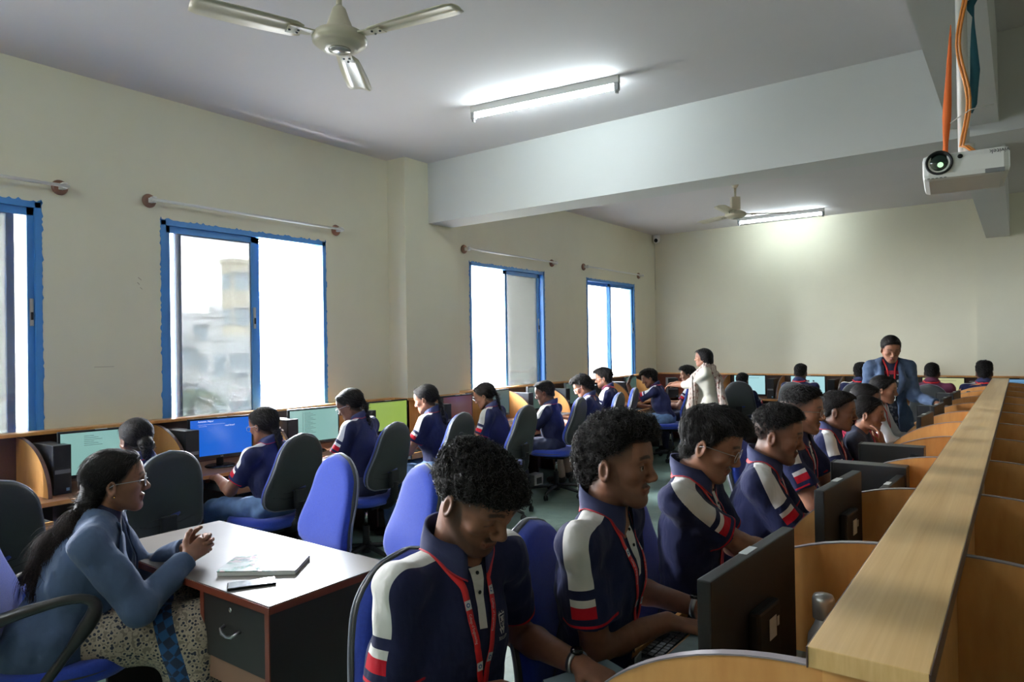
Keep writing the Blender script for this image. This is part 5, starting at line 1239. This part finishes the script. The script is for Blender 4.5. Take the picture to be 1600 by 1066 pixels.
MB().lathe([(.001, .002), (.009, .002), (.01, 0)], (hx - .01, hy - .001, .685), 14, 0, Matrix.Rotation(math.pi / 2, 4, 'X')).build('lock', M_CHROME, dr)
MB().box((X0 + .035, .10, .30), (X1 - .44, .118, .724)).build('modesty_panel', M_TAN, t)
MB().box((X0 + .035, Y1_ - .05, .1), (X1 - .035, Y1_ - .03, .724)).build('back_panel', M_TAN, t)
mg = thing('magazine', 'glossy magazine wrapped in clear plastic on the teacher\'s table', 'magazine', (2.72, 1.645, .75), math.radians(37))
def mag_mat():
    t_ = NT('glossy_cover'); n = t_.noise(9, 5, (1, 1.6, 1)); t_.link(t_.ramp(n, [(.3, lin((206, 208, 208))), (.44, lin((188, 194, 192))), (.5, lin((84, 140, 122))), (.54, lin((206, 176, 176))), (.62, lin((120, 126, 134)))]), t_.b.inputs['Base Color']); t_.b.inputs['Roughness'].default_value = .1; t_.b.inputs['Coat Weight'].default_value = .5; t_.bump(t_.noise(22, 3), .25, .01); return t_.m
MB().box((-.15, -.105, 0), (.15, .105, .016), bev=.002).build('pages', M_PAPER, mg); MB().box((-.152, -.107, .016), (.152, .107, .019), bev=.001).build('cover', mag_mat(), mg)
ph = thing('smartphone', 'black smartphone lying on the near edge of the teacher\'s table', 'phone', (2.865, 1.49, .75), math.radians(58))
MB().box((-.085, -.038, 0), (.085, .038, .009), bev=.004).build('case', M_BLKGL, ph)
MB().box((-.08, -.034, .009), (.08, .034, .0095)).build('screen', mat('phone_screen', (70, 78, 82), .08, coat=1), ph)

# ---------------------------------------------------------------- office chairs
def pillow(w_fn, z0, z1, front, thick, n=26, rings=7, curve=None, bulge=1.0, m=0):
    # outline in (y,z); front surface at x=front; returns MB
    out = []
    for i in range(n + 1): v = i / n; out.append((w_fn(v), z0 + (z1 - z0) * v))
    right = out; pts = [(w, z) for w, z in right] + [(-w, z) for w, z in right[::-1]]
    # resample evenly
    P = lerp_path([(p[0], p[1], 0) for p in pts] + [(pts[0][0], pts[0][1], 0)], 49)[:-1]; c = np.array((0, (z0 + z1) / 2, 0)); k = len(P)
    V = []; F = []
    prof = [(1.0, 0), (1.0, .35), (.975, .7), (.93, .92), (.8, 1.0), (.5, 1.0 + .06 * bulge), (.2, 1.0 + .08 * bulge)]
    for r, tt in prof:
        for p in P:
            q = c + (np.array(p) - c) * r; x = front - thick + thick * tt
            V.append((x + (curve(q[1]) if curve else 0), q[0], q[1]))
    for j in range(len(prof) - 1):
        for i in range(k): F.append((j * k + i, j * k + (i + 1) % k, (j + 1) * k + (i + 1) % k, (j + 1) * k + i))
    F.append(tuple((len(prof) - 1) * k + i for i in range(k))); F.append(tuple(range(k))[::-1])
    return MB().add(V, F, 0, True)
def make_chair(label, arms=False):
    t = thing('office_chair', label, 'office chair', (0, 0, 0), 0)
    z0, z1 = .56, 1.065
    def wf(v):
        base = .24 - .085 * max(0, v - .25) / .75
        if v > .70: u = (v - .70) / .30; base *= math.sqrt(max(0, 1 - u ** 2.4)) * .999 + .0
        if v < .16: u = (.16 - v) / .16; base *= math.sqrt(max(0, 1 - u ** 2.6))
        return max(base, .0)
    cv = lambda z: -.13 * (z - .56) + .045 * math.exp(-((z - .68) / .14) ** 2) - .02
    b = pillow(wf, z0, z1, -.165, .05, curve=cv); b.build('backrest', M_BLUEF, t)
    sh = pillow(lambda v: wf(v) * 1.0 + (.004 if 0 < v < 1 else 0), z0 - .004, z1 + .004, -.240, -.040, curve=cv).build('back_shell', M_SHELL, t)
    # grey rim
    m = MB(); pts = [(wf(i / 30), z0 + (z1 - z0) * i / 30) for i in range(31)]; lp = pts + [(-w, z) for w, z in pts[::-1]]
    P = lerp_path([(p[0], p[1], 0) for p in lp], 70); m.tube([(-.2185 + cv(p[1]), p[0] * 1.012, p[1]) for p in P], .0055, 6); m.build('rim', M_SHELLE, t)
    g = MB()
    for k in range(2):
        zz = .68 - .035 * k; g.tube([(-.240 + cv(zz), -.19, zz + .025), (-.2425 + cv(zz), -.09, zz), (-.2425 + cv(zz), .09, zz), (-.240 + cv(zz), .19, zz + .025)], .0028, 5)
    g.build('shell_groove', M_BLKPL, sh)
    # seat
    def ws(v): return .245 * (1 - abs(2 * v - 1) ** 3.2) ** .38 if 0 < v < 1 else 0
    s = pillow(ws, -.24, .24, 0, .065); V = [(p[2] + .02, p[1], p[0] + .515) for p in s.v]; s.v = V; s.build('seat', M_BLUEF, t)
    s2 = pillow(ws, -.235, .235, 0, -.03); s2.v = [(p[2] + .02, p[1], p[0] + .45) for p in s2.v]; s2.build('seat_shell', M_SHELL, t)
    # accordion boot behind the seat
    pts = [(-.15, 0, .43), (-.21, 0, .44), (-.255, 0, .48), (-.27, 0, .54), (-.27, 0, .62)]; P = lerp_path(pts, 34); rr = [.034 if i % 2 else .026 for i in range(34)]
    MB().tube([tuple(p) for p in P], rr, 14).build('bellows', M_BLKPL, t); MB().box((-.12, -.08, .40), (.12, .08, .425), bev=.008).build('tilt_mechanism', M_BLKPL, t)
    MB().box((-.285, -.045, .58), (-.255, .045, .70), bev=.008).build('back_bracket', M_BLKPL, t)
    MB().tube([(0, 0, .11), (0, 0, .26)], .027, 16).build('column_shroud', M_BLKPL, t); MB().tube([(0, 0, .26), (0, 0, .41)], .014, 14).build('gas_column', M_CHROME, t)
    base = MB(); base.lathe([(.001, .06), (.04, .06), (.042, .11), (.03, .125), (.001, .125)])
    for k in range(5):
        a = 2 * math.pi * k / 5 + .3; c, s_ = math.cos(a), math.sin(a)
        base.tube([(c * .02, s_ * .02, .105), (c * .16, s_ * .16, .095), (c * .30, s_ * .30, .072)], [.026, .022, .016], 8, flat=.8)
        w = MB(); R = Matrix.Rotation(a + .8, 4, 'Z') @ Matrix.Rotation(math.pi / 2, 4, 'X')
        for q in (-.016, .006): w.lathe([(.001, 0), (.026, 0), (.028, .003), (.028, .009), (.001, .01)], (c * .305 - math.sin(a + .8) * -q * 0 + (R @ Vector((0, 0, q))).x, s_ * .305 + (R @ Vector((0, 0, q))).y, .0285), 16, 0, R)
        w.tube([(c * .305, s_ * .305, .03), (c * .305, s_ * .305, .078)], .009, 8); w.build('castor', M_BLKPL, t)
    base.build('star_base', M_BLKPL, t)
    if arms:
        for q in (-1, 1):
            y = q * .29
            loop = [(-.10, .48), (-.20, .60), (-.23, .655), (-.20, .70), (-.08, .745), (.08, .775), (.16, .765), (.17, .73), (.12, .65), (.04, .54), (-.02, .46), (-.06, .44)]
            P = lerp_path([(a, y, b) for a, b in loop + [loop[0]]], 60)
            Ps = [sum((P[(i + d) % 59] for d in (-2, -1, 0, 1, 2))) / 5 for i in range(60)]
            rr = [.017 + .010 * max(0, math.sin((p[2] - .60) / .17 * 3.14) if .6 < p[2] < .77 else 0) for p in Ps]
            MB().tube([tuple(p) for p in Ps], rr, 10, flat=1).tube([(-.04, y, .46), (-.03, y * .8, .42), (0, y * .3, .42)], .02, 8).build('armrest', mat('satin_black_plastic', (22, 22, 24), .3), t)
    return t
chair0 = make_chair('chair')
cnt = [0]
def chair(x, y, deg, label, group=None, z=0):
    r = math.radians(deg)
    if cnt[0] == 0: c = chair0; c.location = (x, y, z); c.rotation_euler = (0, 0, r); c['label'] = label; c['group'] = group or 'office chairs'
    else: c = dup(chair0, (x, y, z), r, label, group or 'office chairs')
    cnt[0] += 1; return c
# ---------------------------------------------------------------- people and their chairs
def seated(label, chair_label, H, yaw, cyaw=None, coff=(0, 0), **k):
    b = person(label, H, yaw, **k); F, L = b.F0, b.L0; x, y = b.hip[0] + F[0] * (.03 + coff[0]) + L[0] * coff[1], b.hip[1] + F[1] * (.03 + coff[0]) + L[1] * coff[1]
    if chair_label: chair(x, y, cyaw if cyaw is not None else yaw, chair_label, k.get('cgroup'))
    return b
SK1, SK2, SK3, SK4 = (122, 82, 63), (102, 68, 53), (142, 98, 76), (158, 112, 90)
# front row of the centre counter
A = seated('young man with big curly hair in a navy polo, looking down, nearest the camera', 'blue office chair of the curly-haired young man nearest the camera', (4.085, 1.325, 1.243), -9, lean=3, coff=(.09, 0), fat=.90, neck=.080, head=(5, 31, 2), tone=SK1, hair='curly_big', beard='full', vox=.0035,
    wr=(4.17, 1.30, .80), wl=(4.235, 1.555, .785), pants=M_NAVYPANT, crest=True, watch=1, seed=11, hand_dirs={1: ((.8, -.15, -.1), (0, 0, -1)), -1: ((.9, .3, -.15), (0, 0, -1))}, curl=(.25, .3, .25))
Bp = seated('young man with curly hair and moustache in a navy polo and khaki trousers, typing', 'blue office chair of the khaki-trousered young man with the moustache', (4.20, 1.85, 1.262), 8, lean=5, coff=(.05, 0), neck=.056, head=(0, 2, 0), tone=SK1, hair='curly', beard='stubble', eyes='open', vox=.0035,
    wr=(4.30, 1.96, .78), wl=(4.33, 2.14, .77), pants=M_KHAKI, crest=True, badge=True, watch=1, seed=5, hand_dirs={1: ((.8, -.25, -.2), (0, 0, -1)), -1: ((.85, .35, -.15), (0, 0, -1))}, curl=(.3, .4, .3))
Cp = seated('slim young man with straight fringe and thin glasses in a navy polo, looking down', 'blue office chair of the slim young man with thin glasses', (4.262, 2.445, 1.25), 6, lean=2, head=(2, 20, 0), tone=SK3, hair='wavy', beard='mustache', vox=.004, fat=.92,
    wr=(4.52, 2.66, .79), wl=(4.50, 2.80, .80), pants=M_NAVYPANT, glasses=True, seed=23, hand_dirs={1: ((.8, -.2, .1), (0, 0, -1)), -1: ((.85, .3, .1), (0, 0, -1))})
Dp = seated('young man with a fade haircut in a navy polo, leaning forward with arms stretched', 'blue office chair of the young man with the fade haircut', (4.29, 3.20, 1.20), 12, lean=8, head=(-4, 10, 0), tone=SK1, hair='fade', beard='stubble', eyes='down', vox=.0045,
    wr=(4.60, 3.28, .82), wl=(4.55, 3.45, .80), pants=M_NAVYPANT, seed=31, fat=1.05)
Ep = seated('stout young man with metal-rimmed glasses behind the one with the fade haircut', 'blue office chair of the stout young man with glasses', (4.20, 4.02, 1.235), 2, lean=6, head=(0, 4, 0), tone=SK3, hair='fade', beard='stubble', vox=.006, glasses=True, pants=M_NAVYPANT, seed=37, fat=1.1)
Fp_ = seated('heavy-set student with dense black hair in a striped navy polo', 'office chair of the heavy-set student', (4.20, 4.93, 1.155), 8, lean=12, head=(0, 6, 0), tone=SK2, hair='short', vox=.007, pants=M_NAVYPANT, seed=41, fat=1.1)
B_KURTA['girl with hair pulled back resting her chin on her hand, dark patterned top'] = mat('blue_floral_cotton', (40, 46, 66), .8, var=.5, scale=22)
B_KURTA['girl in a crimson kurta with a red lanyard, looking at her screen'] = mat('crimson_cotton', (158, 26, 58), .8)
B_KURTA['girl in a white full-sleeved kurta with a red lanyard, typing'] = mat('white_cotton', (208, 210, 212), .8)
seated('girl with hair pulled back resting her chin on her hand, dark patterned top', 'office chair of the girl resting her chin', (4.30, 5.42, 1.10), 5, lean=14, head=(0, 6, 0), fem=True, tone=SK3, hair='low_tail', vox=.007, outfit='kurta', pants=M_BLACKF, wr=(4.40, 5.35, .89), hand_dirs={-1: ((-.2, .15, .9), (-1, .1, .2))}, seed=43, lanyard=False)
seated('girl in a crimson kurta with a red lanyard, looking at her screen', 'office chair of the girl in the crimson kurta', (4.20, 5.98, 1.15), 0, lean=10, head=(0, 8, 0), fem=True, tone=SK2, hair='low_tail', vox=.007, outfit='kurta', pants=M_BLACKF, seed=47)
seated('girl in a white full-sleeved kurta with a red lanyard, typing', 'office chair of the girl in the white kurta', (4.19, 6.92, 1.175), 0, lean=10, head=(0, 6, 0), fem=True, tone=SK3, hair='bun', vox=.007, outfit='kurta', pants=M_WHITEF, seed=51)
# teacher
Tc = person('teacher with long wavy hair and glasses in a blue blazer, hands clasped on the table', (2.33, 1.255, 1.112), 60, lean=17, head=(2, -2, 0), fem=True, tone=(128, 88, 68), hair='long', outfit='blazer', eyes='open', vox=.004, S=1.07,
    wr=(2.50, 1.44, .80), wl=(2.36, 1.52, .80), hand_dirs={1: ((.75, .45, .25), (.5, -.8, -.1)), -1: ((-.25, .75, .25), (-.8, .3, -.1))}, curl=(.55, .75, .5), glasses=True, lanyard=False, pants=None, hipz=.55, seed=61, fat=1.10,
    poles={-1: (.5, -.3, -1), 1: (-.6, .2, -1)})
# saree: draped skirt over thighs and shins
h_ = Tc.hip; F_, L_ = Tc.F0, Tc.L0; sf = Field()
for q in (1, -1):
    a = h_ + L_ * q * .09 + F_ * .12; b = h_ + F_ * .46 + L_ * q * .13 - np.array((0, 0, .02)); c = b + F_ * .02; c = np.array((c[0], c[1], .10))
    sf.cap(a, b, .10, .10, .08); sf.cap(b, c, .11, .12, .08)
sf.cap(h_ + F_ * .1, h_ + F_ * .44 - np.array((0, 0, .05)), .13, .10, .08); b = h_ + F_ * .47; sf.cap(b - np.array((0, 0, .1)), np.array((b[0], b[1], .12)), .12, .14, .08)
w1 = sines(9, 60, 6, (1, 1, .25)); sf.fn(h_ - 1, h_ + 1, lambda X, Y, Z: .009 * w1(X, Y, Z), 0, 'disp'); sf.fn(h_ - 1, h_ + 1, lambda X, Y, Z: (.04 - Z), 0, 'int')
sm_ = sf.mesh('saree', .007); d_ = sf.pts - h_; fattr(sm_, 'band', np.abs(d_ @ F_ - .36 + .9 * (d_ @ L_ + .16) * 0 + (d_[:, 2]) * .25)); sm_.transform(Matrix.Translation(-Tc.off)); link('saree', sm_, Tc.root, M_SAREE)
ff = Field()
for q in (1, -1): p = h_ + F_ * .52 + L_ * q * .1; ff.cap((p[0], p[1], .045), np.array((p[0], p[1], .035)) + F_ * .14, .04, .03, .02)
fm_ = ff.mesh('sandals', .008); fm_.transform(Matrix.Translation(-Tc.off)); link('sandals', fm_, Tc.root, M_SHOE)
Eo = MB().lathe(sphere_prof(.004, 8), Tc.C - Tc.HL * .083 * Tc.hs + Tc.HF * -.003 - Tc.HU * .040 * Tc.hs - np.array(Tc.off), 10); Eo.build('earring', mat('gold', (200, 150, 70), .25, 1.0), Tc.root)
tc_ = make_chair('blue office chair with looped black armrests, under the teacher', True); tc_.location = (h_[0] - F_[0] * .02, h_[1] - F_[1] * .02, 0); tc_.rotation_euler = (0, 0, math.radians(60))
# standing women
person('woman in a cream kurta and woven dupatta standing with a hand on a chair back', (1.93, 8.50, 1.43), 196, lean=3, head=(0, 0, 0), fem=True, tone=SK3, hair='bob', outfit='dupatta', vox=.008, S=1.0, stand=True, pants=M_WHITEF, lanyard=False,
       wr=(1.52, 8.62, 1.10), wl=(1.56, 8.46, 1.08), hand_dirs={-1: ((-.9, .1, -.1), (0, 0, -1)), 1: ((-.9, 0, -.1), (0, 0, -1))}, seed=71)
person('woman standing in an open blue blazer over a printed kurta, looking down', (4.18, 7.45, 1.53), 286, lean=3, head=(4, 22, 0), fem=True, tone=SK3, hair='low_tail', outfit='blazer', vox=.007, S=1.06, stand=True, pants=M_BLACKF, fat=.96,
       poles={1: (-.1, .1, -1), -1: (-.3, .3, -1)},
       wl=(4.56, 7.36, 1.03), wr=(3.97, 7.42, .84), hand_dirs={1: ((.9, .1, -.3), (0, 0, -1)), -1: ((.1, 0, -1), (.8, .3, 0))}, seed=73)
# students along the windows
WG = dict(vox=.0075)
seated('student with a low bun seated behind the teacher, seen from behind', 'dark-backed office chair of the student with the low bun', (.98, 1.96, 1.10), 183, lean=6, head=(0, 10, 0), fem=True, tone=SK2, hair='bun', pants=M_JEAN, seed=81, back_only=True, lanyard=False, **WG)
seated('student with a short plait and glasses at the blue screen', 'dark-backed office chair of the student at the blue screen', (1.0, 2.80, 1.10), 188, lean=4, head=(4, 12, 0), fem=True, tone=SK1, hair='low_tail', pants=M_JEAN, seed=83, glasses=True, lanyard=False, back_only=True, **WG)
seated('tall student with glasses and a thick braid, bending over a notebook', 'dark-backed office chair of the student with glasses and the thick braid', (1.0, 3.56, 1.178), 200, cyaw=190, lean=8, head=(8, 24, 0), fem=True, tone=SK2, hair='braid', pants=M_NAVYPANT, seed=85, glasses=True, lanyard=False, back_only=True, **WG)
seated('student with sleek black hair in a braid, in front of the column', 'dark-backed office chair of the sleek-haired student by the column', (1.0, 4.40, 1.165), 200, cyaw=188, lean=5, head=(4, 16, 0), fem=True, tone=SK4, hair='braid', pants=M_JEAN, seed=87, lanyard=False, back_only=True, watch=1, **WG)
seated('student with a braid leaning forward below the window beyond the column', 'dark-backed office chair of the braided student beyond the column', (1.0, 5.22, 1.138), 198, cyaw=186, lean=14, head=(6, 20, 0), fem=True, tone=SK1, hair='braid', pants=M_NAVYPANT, seed=89, lanyard=False, back_only=True, **WG)
seated('boy with neat short hair sitting upright below the window beyond the column', 'blue office chair with dark shell of the neat short-haired boy', (1.0, 6.27, 1.10), 196, cyaw=192, lean=3, head=(4, 14, 0), tone=SK2, hair='short', pants=M_NAVYPANT, seed=91, lanyard=False, back_only=True, coff=(-.06, 0), **WG)
seated('boy with curly top and glasses, looking down between two boys', 'blue office chair with dark shell of the boy with the curly top', (1.0, 7.08, 1.12), 196, cyaw=192, lean=8, head=(6, 26, 0), tone=SK3, hair='curly', pants=M_KHAKI, seed=93, glasses=True, lanyard=False, back_only=True, coff=(-.04, 0), **WG)
seated('tall bearded boy with a red lanyard behind the curly-topped boy', 'dark-backed office chair of the tall bearded boy', (.82, 7.92, 1.18), 196, lean=10, head=(4, 8, 0), tone=SK3, hair='wavy', beard='full', pants=M_NAVYPANT, seed=95, glasses=True, back_only=True, **WG)
seated('boy resting his forehead on his hand in the far left corner', 'blue and black office chair under the standing woman\'s hand', (.95, 9.02, 1.13), 192, cyaw=196, lean=18, head=(10, 18, 0), tone=SK1, hair='wavy', pants=M_JEAN, seed=97, back_only=True, wl=(.66, 8.92, 1.04), hand_dirs={1: ((.2, .2, .9), (1, .1, 0))}, coff=(-.08, 0), **WG)
seated('boy in a red lanyard partly hidden behind the standing woman', None, (1.22, 9.75, 1.15), 195, lean=5, head=(4, 4, 0), tone=SK4, hair='wavy', pants=M_NAVYPANT, seed=99, back_only=True, **WG)
# far wall row
far = [('boy at the far wall before the leftmost lit monitor, half hidden by his chair', 'charcoal-backed office chair of the leftmost boy at the far wall', (1.82, 10.36, 1.03), 84, 'short', SK2, 101), ('short-haired boy seen from behind at the far wall, second from the left', 'office chair of the second boy at the far wall', (2.65, 10.36, 1.17), 88, 'short', SK2, 103),
       ('boy at the far wall partly hidden behind the woman in the blazer', 'office chair of the boy hidden behind the woman in the blazer', (3.42, 10.4, 1.18), 92, 'wavy', SK2, 105), ('boy in a maroon polo seen from behind at the pale yellow monitor', 'dark office chair of the boy in the maroon polo', (4.255, 10.35, 1.185), 90, 'short', SK2, 107),
       ('curly-haired boy seen from behind at the end of the long plank', None, (4.81, 10.36, 1.19), 90, 'curly', SK2, 109)]
for lb, cl, H, yw, hr, tn, sd in far:
    seated(lb, cl, H, yw, lean=6, head=(0, 8, 0), tone=tn, hair=hr, pants=M_NAVYPANT, seed=sd, back_only=True, outfit='maroon' if 'maroon' in lb else 'polo', cyaw=(112 if sd == 101 else yw), coff=((-.12, 0) if sd == 101 else (0, 0)), **WG)
# empty chairs
chair(1.22, 1.10, 178, 'empty dark-backed office chair at the left edge of the photo')
chair(2.21, 2.12, -100, 'empty blue office chair facing the camera, beyond the middle of the teacher\'s table', 'visitor chairs beyond the table')
chair(2.77, 2.14, -112, 'empty blue office chair facing the camera, right of the other, behind the curly-haired man', 'visitor chairs beyond the table')
t = thing('power_supply_box', 'small grey power box on the floor under the window counter', 'box', (.62, 6.6, 0)); MB().box((-.06, -.09, .0), (.06, .09, .14), bev=.012).build('case', M_LABEL, t); MB().box((.06, -.05, .03), (.064, .05, .10)).build('panel', M_GREYPL, t)
for bd, hr in ((A, 1), (Bp, 1)):
    curly_strands(bd, bd.hair, 2600 if bd is A else 1800, .0045 if bd is A else .006, .016 if bd is A else .026, 3, strand_mat())
strands(Tc, Tc.hair, 8000, .11, .0012, 'down', 5, hair_mat('brown_black_hair', (44, 36, 34)), .016, .013, -9, 'wavy_strands', -.07)
# ---------------------------------------------------------------- city outside
building(-49.4, 34.6, 1.9, 1.5, 9.2, 'tall beige apartment tower behind the low white block, seen through the window', M_W2, 5, 1)
building(-60, 42, 14, 8, 5.0, 'white flat-roofed apartment block right of centre in the window view', M_W1, 4, 4, (('roof_tank', (-4, -2, 17), (-2.5, 0, 18.4)), ('roof_room', (-6, 2, 17), (-2, 5, 19))))
building(-53, 31.3, 2.6, 3, 2.7, 'small grey house with two windows at the left of the window view', M_W3, 3, 2)
building(-36, 25.9, 1.6, 2, 2.25, 'grey house with balcony slabs beside the window stile', M_W3, 3, 1, (('balcony', (0, -.9, 12.2), (.7, .9, 12.4)), ('balcony', (0, -.9, 9.2), (.7, .9, 9.4))))
building(-41.5, 23.6, 2.4, 2, .9, 'beige house behind the palm tree', M_W2, 2, 2)
building(-70, 70, 30, 8, 4.6, 'long white block to the right of the city view', M_W1, 4, 7)
random.seed(4)
pt = thing('palm_tree', 'coconut palm below the window view', 'palm tree', (-24.5, 16.2, GRND)); MB().tube([(0, 0, 0), (.2, .1, 6), (0, 0, 11.6)], [.25, .18, .15], 8).build('trunk', mat('palm_bark', (110, 98, 84), .9), pt)
m = MB()
for k in range(26):
    a = random.random() * 6.28; el_ = random.uniform(-.2, 1.1); ln = random.uniform(1.5, 2.2); P = []
    for i in range(12): u = i / 11; P.append(Vector((math.cos(a) * ln * u * math.cos(el_ * .6), math.sin(a) * ln * u * math.cos(el_ * .6), 11.6 + ln * (u * math.sin(el_) - .75 * u * u))))
    for i in range(1, 12):
        d = (P[i] - P[i - 1]).normalized(); s_ = d.cross(Vector((0, 0, 1))).normalized()
        for q in (1, -1):
            for j in range(3):
                b_ = P[i - 1].lerp(P[i], j / 3); tip = b_ + s_ * q * .42 * math.sin(3.1 * (i + 1) / 13) + d * .15 - Vector((0, 0, .16)); m.add([b_, b_ + d * .05, tip, b_ - Vector((0, 0, .012))], [(0, 1, 2), (0, 2, 3), (1, 3, 2)])
m.build('fronds', mat('palm_leaf', (96, 118, 92), .6), pt)
